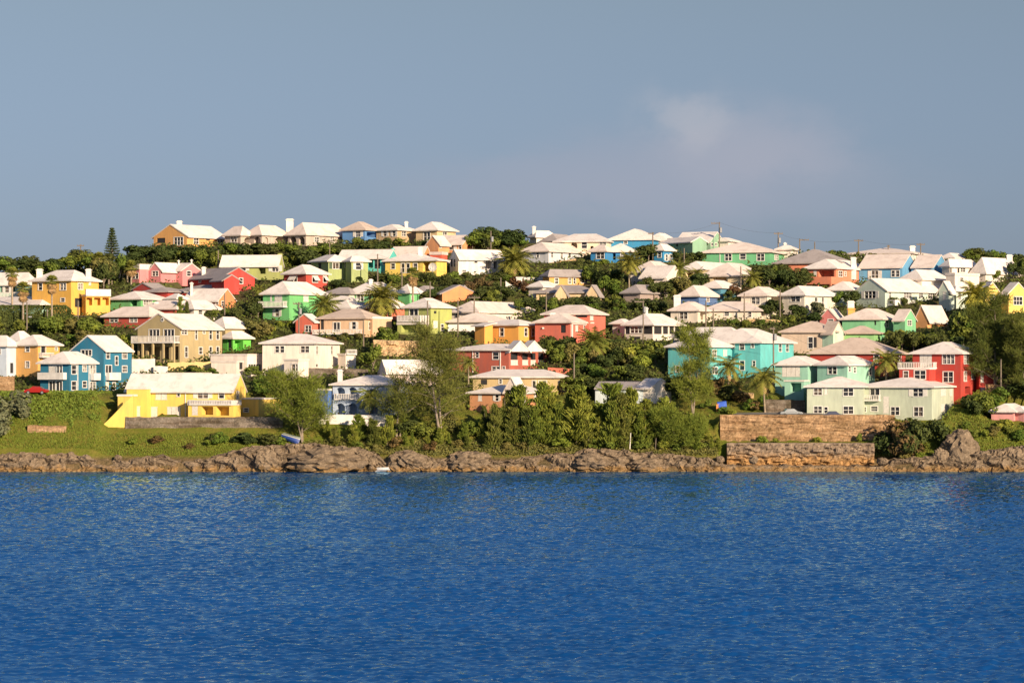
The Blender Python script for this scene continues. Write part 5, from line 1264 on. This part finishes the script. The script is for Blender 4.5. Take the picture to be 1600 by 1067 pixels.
palm('sunlit golden date palm near the yellow twin gables', 1526, 492, 462, 30, 8, 'palmy', 58, dead=14, Y=583)
palm('date palm sunk in the grove with drooping brown fronds', 928, 560, 533, 28, 9, nf=52, dead=22, Y=549)
palm('coconut palm leaning before the turquoise apartment house', 1138, 602, 572, 26, 10, 'palm', 20, style='coco', tr=.14, dead=3, Y=530)
palm('coconut palm by the road left of the seafoam house', 1193, 644, 590, 30, 12, 'palm', 20, style='coco', tr=.15, dead=5, Y=519, lean=-.05)
palm('young coconut palm crown under the leaning coconut palm', 1150, 616, 606, 20, 14, 'palm', 14, style='coco', tr=.12, dead=3, Y=526)
palm('shaggy palm between the red house and the scarlet house', 1385, 604, 563, 26, 15, 'palm', 26, style='coco', tr=.16, dead=8, Y=531)
palm('dark coconut palm in the garden of the arched pale blue house', 577, 646, 620, 26, 16, 'palm', 16, style='coco', tr=.15, dead=3, Y=513)
palm('little palm on the porch terrace of the pale mint villa', 1437, 478, 473, 8, 17, 'palm', 14, style='coco', tr=.08, dead=0, Y=585)
palm('small palm by the stair of the bright red house', 405, 463, 452, 12, 18, 'palm', 24, tr=.15, dead=4, Y=599)
palm('palm peeping above the terrace roof in the pines', 732, 592, 566, 16, 19, 'palm', 22, style='coco', tr=.12, dead=2, Y=522)

def fan_palm(label, px, pyb, pyc, r, seed, Y, group=None, skirt=1.0):
    rs = random.Random(seed); s = Y / F; x = (px - 800) * s; z = ZY(pyb, Y); h = (pyb - pyc) * s; L = r * s
    o = empty('fan_palm', (x, Y, z), label, 'palm tree', group)
    t = MB(); t.tube([(0, 0, -1), (0, 0, h * .5), (0, 0, h)], [.24, .17, .17], 8); t.build('trunk', M_PBARK, o)
    def fans(n, e0, e1, LL, kind, name, base):
        m = MB()
        for i in range(n):
            az = i * 2.39996; el = e0 + (e1 - e0) * (i + .5) / n + rs.uniform(-.12, .12)
            d = Vector((math.cos(az) * math.cos(el), math.sin(az) * math.cos(el), math.sin(el))); sd = Vector((-math.sin(az), math.cos(az), 0)); up = d.cross(sd)
            b = Vector((0, 0, base)); c = b + d * LL * .45; m.tube([b, c], [.04, .03], 3)
            for k in range(9):
                a = (k - 4) * .30; dd = d * math.cos(a) + sd * math.sin(a); tip = c + dd * LL * .6 * (1 - .04 * abs(k - 4)) - Vector((0, 0, LL * .14))
                pd = sd * math.cos(a) - d * math.sin(a); m.quad(c, c + dd * LL * .3 + pd * LL * .06, tip, c + dd * LL * .3 - pd * LL * .06)
        m.build(name, LEAF[kind], o)
    fans(34, R(80), R(-25), L * 1.0, 'palm', 'crown', h)
    fans(int(30 * skirt), R(-35), R(-80), L * .95, 'dead', 'dead_frond', h - .1)
    if skirt > .8: fans(24, R(-50), R(-84), L * .95, 'dead', 'dead_frond', h - L * .55)
fan_palm('fan palm in front of the pale aqua house roof', 19, 476, 428, 13, 1, 592)
fan_palm('fan palm with a brown skirt beside the clipped hedge', 36, 505, 451, 14, 2, 577)
fan_palm('tallest fan palm standing before the mango house', 81, 513, 440, 13, 3, 575)
fan_palm('fan palm with a long dead skirt beside the bright green cottage', 645, 477, 428, 13, 4, 592, skirt=1.0)
fan_palm('golden green fan palm right of the Norfolk pine', 205, 450, 418, 14, 5, 612, skirt=.7)
fan_palm('fan palm with a leaning trunk under the Norfolk pine', 155, 450, 404, 13, 6, 618, skirt=.6)

# ---- clipped hedge
def hedge(label, px0, px1, yt, yb, Y, dep, kind, n):
    r = np.random.RandomState(int(px0 + 50)); s = Y / F; x0, x1 = (px0 - 800) * s, (px1 - 800) * s; z0, z1 = ZY(yb, Y), ZY(yt, Y)
    C = np.stack([r.uniform(x0, x1, n), Y + r.uniform(0, dep, n), r.uniform(z0, z1, n)], 1); N = r.normal(size=(n, 3)) * .5
    side = r.randint(0, 5, n)
    C[side < 3, 1] = Y + r.uniform(-.1, .3, (side < 3).sum()); N[side < 3] += (0, -1, .2)
    C[side == 3, 2] = z1 - r.uniform(0, .3, (side == 3).sum()); N[side == 3] += (0, 0, 1)
    C[side == 4, 0] = x1 - r.uniform(0, .3, (side == 4).sum()); N[side == 4] += (1, 0, 0)
    C[:, 2] -= .9 * np.clip((C[:, 0] - (x1 - 1.3)) / 1.3, 0, 1) ** 2
    org = np.array([(x0 + x1) / 2, Y, z0]); t, b = leaf_axes(unit(N), .16, r)
    return tag(add_obj('hedge', quads_mesh('hedge', C - org, t, b, LEAF[kind]), None, org), label, 'hedge')
hedge('tall dark clipped hedge below the low white outbuilding', -30, 109, 477, 512, 578, 2.5, 'dark', 6500)

# ---- scrub and grass
def cover(name, n, test, kind, size, up, seed, h=(.05, .6), thin=False):
    r = np.random.RandomState(seed); out = []
    while len(out) < n:
        Y = 503 + 165 * r.random_sample(4000) ** 1.25; px = r.uniform(-60, 1660, 4000); X = (px - 800) * Y / F
        z = zter(X, Y)
        for i in range(4000):
            py = HZ - (z[i] - CH) * F / Y[i]
            if test(px[i], py) and not inside(X[i], Y[i], 1.6) and not (158 < px[i] < 450 and 636 < py < 678): out.append((X[i], Y[i], z[i]))
            if len(out) >= n: break
    C = np.array(out); C[:, 2] += r.uniform(*h, n)
    N = unit(r.normal(size=(n, 3)) * .6 + np.array([0, -.35, up]))
    if thin:
        D = unit(r.normal(size=(n, 3)) * .5 + np.array([0, 0, 1.0])); W = unit(np.cross(D, r.normal(size=(n, 3)))); t, b = D * size * r.uniform(.5, 1.3, (n, 1)), W * size * .3
    else: t, b = leaf_axes(N, size, r)
    return tag(add_obj(name, quads_mesh(name, C, t, b, LEAF[kind])), name.replace('_', ' ') + ' covering the open ground of the slope', name.replace('_', ' '), kind='stuff')
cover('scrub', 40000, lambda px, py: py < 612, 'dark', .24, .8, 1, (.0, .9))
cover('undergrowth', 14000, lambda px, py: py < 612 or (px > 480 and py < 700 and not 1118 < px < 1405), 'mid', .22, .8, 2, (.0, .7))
cover('long_grass', 48000, lambda px, py: (px < 470 or px > 1440) and 612 < py < 712, 'grass', .16, .8, 3, (.0, .25), True)
cover('creeper', 9000, lambda px, py: px < 150 + 22 * math.sin(py * .31) + 10 * math.sin(py * 1.3) and 613 < py < 656 + 9 * math.sin(px * .13) + 5 * math.sin(px * .41), 'creep', .20, .8, 8, (.0, .34))
cover('shore_scrub', 9000, lambda px, py: 470 < px < 1125 and 690 < py < 716, 'olive', .17, .8, 6, (.0, .5))
cover('dry_grass', 4000, lambda px, py: (px < 470 or 480 < px < 1120 or px > 1440) and 630 < py < 712, 'brown', .16, .8, 4, (.0, .2), True)
# ------------------------------------------------------------------ poles, cables, boats, cars
def pole(label, px, pyb, pyt, Y=None, cross=0, side=0, can=False, lamp=False, r=.15):
    """Utility pole; cross = crossarm length in photo pixels, side shifts it to one side."""
    Y = Y or Yof(pyb); s = Y / F; x = (px - 800) * s; z = min(zt(x, Y), ZY(pyb, Y)) - .5; zt_ = ZY(pyt, Y)
    o = empty('utility_pole', (x, Y, z), label, 'utility pole', 'utility poles on the hill')
    m = MB(); m.tube([(0, 0, 0), (0, 0, (zt_ - z) * .6), (0, 0, zt_ - z)], [r, r * .88, r * .75], 8); m.build('post', M_WOOD, o)
    h = zt_ - z
    if cross:
        c = cross * s / 2; k = side * c; m = MB(); m.box(k - c, k + c, -.10 - r, -r * .7, h - .42, h - .22)
        for i in range(4):
            xx = k - c * .9 + c * 1.8 * i / 3; m.tube([(xx, -r, h - .22), (xx, -r, h - .02)], .05, 5)
        m.build('crossarm', M_WOOD, o)
    if can:
        m = MB(); m.tube([(.28, -.1, h - 2.4), (.28, -.1, h - 2.3), (.28, -.1, h - 1.3), (.28, -.1, h - 1.2)], [.22, .30, .30, .2], 10); m.build('transformer', M_METAL, o)
    if lamp:
        m = MB(); m.tube([(0, 0, h - 3), (.5, -.2, h - 2.8)], .04, 5); m.box(.4, 1.0, -.4, 0, h - 3.0, h - 2.75); m.build('lamp_head', M_METAL, o)
    return Vector((x, Y - r, zt_ - .1))
T = {}
T['a'] = pole('pole with a transformer above the left skyline wood', 126, 432, 382, 636, 11, 0, True)
pole('slim pole left of the olive green bungalow', 341, 424, 391, 624)
T['c'] = pole('pole with a crossarm over the hedge of the beige arcaded house', 515, 402, 375, 638, 18)
pole('thin pole right of the bright blue ridge house', 592.5, 394, 366, 645)
T['e'] = pole('dark pole before the turquoise house', 590, 438, 397, 610)
T['f'] = pole('pole at the right end of the cerulean ridge house', 1020, 406, 363, 636, 9, -.6)
pole('pole with a pale box in front of the dark ridge trees', 767, 396, 361, 640, 0, 0, True)
pole('pole before the yellow house with white trim', 628, 448, 420, 606)
pole('pole by the small orange gables', 672, 472, 440, 594)
pole('pole in the dark gully under the white gabled house', 782.5, 462, 434, 600)
T['k'] = pole('tall pole with a one-sided crossarm on the skyline', 1124, 392, 347, 650, 14, -.85, True)
T['l'] = pole('pole with transformer right of the long green house', 1216, 398, 363, 648, 14, 0, True)
T['m'] = pole('pole with a long crossarm left of the dark peach house roof', 1249.5, 400, 373, 648, 15, .9)
pole('leaning thin pole behind the dark peach house roof', 1273, 402, 378, 648, 0)
T['n'] = pole('pole standing before the low white skyline house', 1341.5, 402, 374, 645, 14)
pole('stubby pole before the low white skyline house', 1388, 402, 383, 645, 5)
T['o'] = pole('pole before the right chimney of the low white skyline house', 1438.5, 410, 380, 641, 13)
pole('grey pole on the left of the khaki house', 198, 480, 458, 596)
pole('pole in the lane below the mango house', 122, 502, 470, 584)
T['r'] = pole('pole with a small crossarm right of the bright green house', 467, 526, 472, 572, 12, -.5, True)
T['s'] = pole('thick pole in front of the lime green house', 668, 520, 470, 569)
pole('pole right of the lime green house', 715.5, 522, 469, 569)
T['u'] = pole('pole with a wide crossarm over the sprawling white house', 741, 512, 462.5, 577, 18)
pole('pole between the tan house and the round green tree', 568, 545, 500, 562)
pole('pole in the dark belt of bushes', 853.5, 492, 456, 587)
T['x'] = pole('tall pole with a bracket arm beside the raised veranda pavilion', 1005, 562, 469, 553, 15, -.8, True)
pole('left of two poles before the long cream bungalow', 1103, 514, 470, 575)
pole('right and shorter of two poles before the long cream bungalow', 1114.5, 514, 482, 575)
T['A'] = pole('pole at the right end of the long cream bungalow', 1163, 500, 458, 583)
T['B'] = pole('pole in front of the cream two-winged villa', 1219, 498, 453, 584)
T['C'] = pole('tall pale pole before the turquoise apartment house', 1208.5, 600, 511, 533, 8, -.4, True, r=.17)
pole('pole in the cutting right of the coral garden wall', 897, 602, 552, 533)
pole('pale pole at the far right in front of dark pines', 1564, 620, 561, 524)
T['F'] = pole('bare pole before the clipped hedge', 74, 516, 483, 573)
T['G'] = pole('lamp pole before the clipped hedge', 42, 516, 472, 573, lamp=True)
pole('pole rising through the broad casuarina', 457, 640, 569, 517)
pole('pole below the large blank mint wall', 1069, 412, 388, 632)
pole('pole on the bank by the small blue cottage', 1157.5, 446, 416, 610)
pole('pole before the orange gabled cottage', 351, 496, 458, 585)
def cable(label, a, b, sag=.6, r=.02):
    m = MB(); n = 16; pts = []
    for i in range(n + 1):
        t = i / n; p = a.lerp(b, t); pts.append(p - Vector((0, 0, sag * 4 * t * (1 - t))))
    m.tube(pts, r, 4); o = m.build('power_cable', M_WIRE, None, a); o.location = a
    return tag(o, label, 'power cable', 'power cables between the poles')
cable('cable from the wide crossarm pole to the bracket arm pole', T['u'], T['x'], .8)
cable('cable from the bracket arm pole towards the cream bungalow pole', T['x'], T['A'], .9)
cable('cable from the lime green house pole to the wide crossarm pole', T['s'], T['u'], .3)
cable('skyline cable from the one-sided crossarm pole to the next pole right', T['k'], T['l'], .7)
cable('short skyline cable left of the dark peach house roof', T['l'], T['m'], .3)
cable('skyline cable over the dark peach house roof', T['m'], T['n'], .6)
cable('skyline cable above the low white house', T['n'], T['o'], .6)
cable('cable from the cerulean house pole up to the one-sided crossarm pole', T['f'], T['k'], .9)
cable('pale cable running off to the right before the dark pines', PX(1478, 500, 560), PX(1640, 514, 545), .3)
cable('cable from the hedge pole to the thin pole by the blue ridge house', T['c'], PX(592.5, 366.5, 645), .5)
cable('cable from the dark pole by the turquoise house to the gully pole', T['e'], PX(782.5, 434.5, 600), 1.0)
cable('upper cable from the bright green house pole to the lime green house pole', T['r'], T['s'], 1.2)
cable('cable from the tall pale pole towards the seafoam house', T['C'], PX(1330, 560, 530), .5)
cable('cable from the left hedge pole to the lamp pole', T['F'], T['G'], .2)
cable('cable from the cream bungalow pole to the villa pole', T['A'], T['B'], .4)
cable('cable from the villa pole to the tall pale pole', T['B'], T['C'], .9)

def lathe_hull(L, W, Hh, mat_in, name, root, flare=.75, n=14):
    """Open dinghy hull: bow at +x."""
    m = MB(); rowsv = []
    for i in range(n + 1):
        t = i / n; hw = W / 2 * (1 - max(0, (t - .35) / .65) ** 2.2) * (.86 + .14 * min(1, t * 3)); sh = Hh * (1 + .25 * t * t); x = -L / 2 + L * t
        rowsv.append([(x, -hw, sh), (x, -hw * .9, sh * .45), (x, -hw * .4, .04), (x, hw * .4, .04), (x, hw * .9, sh * .45), (x, hw, sh)])
    for i in range(n):
        for j in range(5): m.quad(rowsv[i][j], rowsv[i + 1][j], rowsv[i + 1][j + 1], rowsv[i][j + 1])
    m.poly(rowsv[0])
    m.build('hull', mat_in, root)
    g = MB()
    for sd in (0, 5): g.tube([r_[sd] for r_ in rowsv], .05, 5)
    g.build('gunwale', M_FRAME, root)
    return rowsv
M_BLUEB = plain('blue_boat_paint', (.03, .07, .28, 1), .4); M_TARP = plain('grey_green_tarpaulin', (.20, .24, .21, 1), .7); M_WHB = plain('white_boat_paint', (.76, .75, .72, 1), .4)
o = empty('rowing_boat', PX(453, 691, 506.5), 'blue rowing boat under a grey cover, pulled up on the grass', 'boat')
o.rotation_euler = (R(-14), R(16), R(-22)); o.location.z = zt(o.location.x, o.location.y) + .30
rv = lathe_hull(3.3, 1.5, .75, M_BLUEB, 'hull', o)
tp = MB()
for i in range(len(rv) - 1):
    def ridge(r_): return ((r_[0][0]), 0, r_[0][2] + .42)
    tp.quad(rv[i][0], rv[i + 1][0], ridge(rv[i + 1]), ridge(rv[i])); tp.quad(ridge(rv[i]), ridge(rv[i + 1]), rv[i + 1][5], rv[i][5])
tp.tri(rv[0][0], ridge(rv[0]), rv[0][5]); tp.build('cover', M_TARP, o)
o = empty('dinghy', PX(597, 734, 499.7), 'small white dinghy among the rocks at the waterline', 'boat'); o.rotation_euler = (0, R(4), R(170)); o.location.z = .05
rv = lathe_hull(2.9, 1.25, .62, M_WHB, 'hull', o)
th = MB(); th.box(-.2, .1, -.52, .52, .40, .45); th.box(-1.2, -.95, -.48, .48, .40, .45); th.build('seat', M_WOOD, o)

def car(label, px, pyb, Y, col, rz):
    s = Y / F; x = (px - 800) * s; z = ZY(pyb, Y)
    o = empty('parked_car', (x, Y, z), label, 'car', 'parked cars'); o.rotation_euler = (0, 0, R(rz))
    pm = plain('car_paint_' + label.split()[0], col, .3, .1, .02)
    prof = [(-2.0, .35), (-2.02, .72), (-1.85, .88), (-1.25, .95), (-.75, 1.38), (.45, 1.42), (1.05, .98), (1.75, .85), (2.0, .68), (2.02, .35)]
    m = MB(); n = len(prof)
    def sec(y, k): return [(p[0] * (1 if p[1] < 1 else k), y * (1 if p[1] < 1 else .84), p[1]) for p in prof]
    a, b = sec(-.84, 1), sec(.84, 1)
    for i in range(n): m.quad(a[i], a[(i + 1) % n], b[(i + 1) % n], b[i])
    m.poly(a); m.poly(b[::-1]); m.build('body', pm, o)
    w = MB()
    for sg in (-1, 1):
        w.quad((-1.08, sg * .80, 1.0), (.88, sg * .80, 1.02), (.42, sg * .725, 1.36), (-.72, sg * .725, 1.33))
    w.quad((1.02, -.70, 1.02), (1.02, .70, 1.02), (.52, .64, 1.40), (.52, -.64, 1.40)); w.quad((-1.22, -.70, 1.0), (-1.22, .70, 1.0), (-.80, .64, 1.37), (-.80, -.64, 1.37))
    w.build('window', M_GLASS, o)
    for sx in (-1.25, 1.25):
        for sg in (-1, 1):
            t = MB(); t.tube([(sx, sg * .70, .32), (sx, sg * .87, .32)], .32, 14); wh = t.build('wheel', M_WIRE, o)
            t = MB(); t.tube([(sx, sg * .872, .32), (sx, sg * .885, .32)], .19, 12); t.build('rim', M_METAL, wh)
    for sg in (-.6, .6):
        t = MB(); t.box(1.99, 2.04, sg - .18, sg + .18, .62, .76); t.build('headlight', M_FRAME, o)
    return o
car('red parked car on the shaded drive left of the cerulean house', 57, 616, 517.0, (.34, .02, .015, 1), 172)
car('grey parked car in the shade left of the sage seafront house', 1235, 651, 513.5, (.16, .18, .20, 1), 10)
car('dark blue car whose roof shows over the sea wall parapet', 1301, 655, 511.3, (.03, .04, .08, 1), 4)

# satellite dish by the yellow house
Yd = 617; o = empty('satellite_dish', PX(676, 432, Yd), 'round pale satellite dish beside the yellow house', 'satellite dish'); hd = (432 - 417.5) * Yd / F; rd = 6.6 * Yd / F
m = MB(); m.tube([(0, .15, -.6), (0, .15, hd)], .07, 6); m.build('post', M_METAL, o)
m = MB(); N = 28
for j in range(4):
    for k in range(N):
        def q(a, b): t = 2 * math.pi * b / N; rr = rd * a / 4; return Vector((rr * math.cos(t), .02 + .30 * (a / 4) ** 2 * -1, hd + rr * math.sin(t)))
        m.quad(q(j, k), q(j + 1, k), q(j + 1, k + 1), q(j, k + 1))
m.build('reflector', plain('dish_mesh', (.52, .50, .47, 1), .7), o)
m = MB(); m.tube([(0, -.3, hd - rd), (0, -.9, hd), (0, -.3, hd + rd * .9)], .03, 5); m.tube([(0, -.95, hd), (0, -.8, hd)], .1, 8); m.build('feed_arm', M_METAL, o)

# tarpaulin-covered stack by the road
Yt = 517; o = empty('covered_crate', PX(1127, 645, Yt), 'orange crate under a bright blue tarpaulin beside the road', 'crate'); s = Yt / F
m = MB(); m.box(-.9, .0, -.5, .5, -.5, 13.5 * s); m.build('crate', plain('orange_panel', (.72, .26, .08, 1), .7), o)
m = MB(); top = 19 * s
m.hexa([(-.30, -.62, 3.5 * s), (1.0, -.55, 4 * s), (1.05, .6, 3 * s), (-.5, .62, 4 * s), (-.75, -.45, top - .35), (.85, -.5, top - .1), (.9, .5, top), (-.7, .5, top - .2)]); m.build('tarpaulin', plain('blue_tarpaulin', (.02, .10, .55, 1), .5), o)
# mooring posts on the shore, and the road by the palms
for px, pb, pt, lab in ((976, 705, 687, 'left and shorter of two white posts on the grassy shore'), (985, 697, 676, 'taller white post on the grassy shore'), (1024.5, 709, 684, 'thin grey post right of the two white posts'), (805, 719, 704, 'bleached stake on the rocks under the young pines'), (606, 726, 710, 'pale stake standing beside the white dinghy')):
    Yp = 504.5; p = PX(px, pb, Yp); m = MB(); h = (pb - pt) * Yp / F; m.tube([(-.12, 0, -.8), (0, 0, h * .6), (.06, 0, h)], [.09, .08, .06], 7)
    q = m.build('wooden_post', M_WHITE if 'white' in lab and 'dinghy' not in lab and 'right' not in lab else M_WOOD); q.location = p; tag(q, lab, 'post')
rd_ = MB(); a = [PX(1150, 632, 519.0), PX(1210, 640, 513.8), PX(1206, 646, 511.5), PX(1140, 645.5, 512.5)]
def road_strip():
    pts = []
    for i in range(40):
        x = 38.5 + i * .4; pts.append([(x, y, zt(x, y) + .25) for y in (511.0, 513.5, 516.5, 519.0)])
    m = MB()
    for i in range(39):
        for j in range(3): m.quad(pts[i][j], pts[i + 1][j], pts[i + 1][j + 1], pts[i][j + 1])
    tag(m.build('road', plain('pale_asphalt', (.22, .20, .17, 1), .9)), kind='structure')
road_strip()
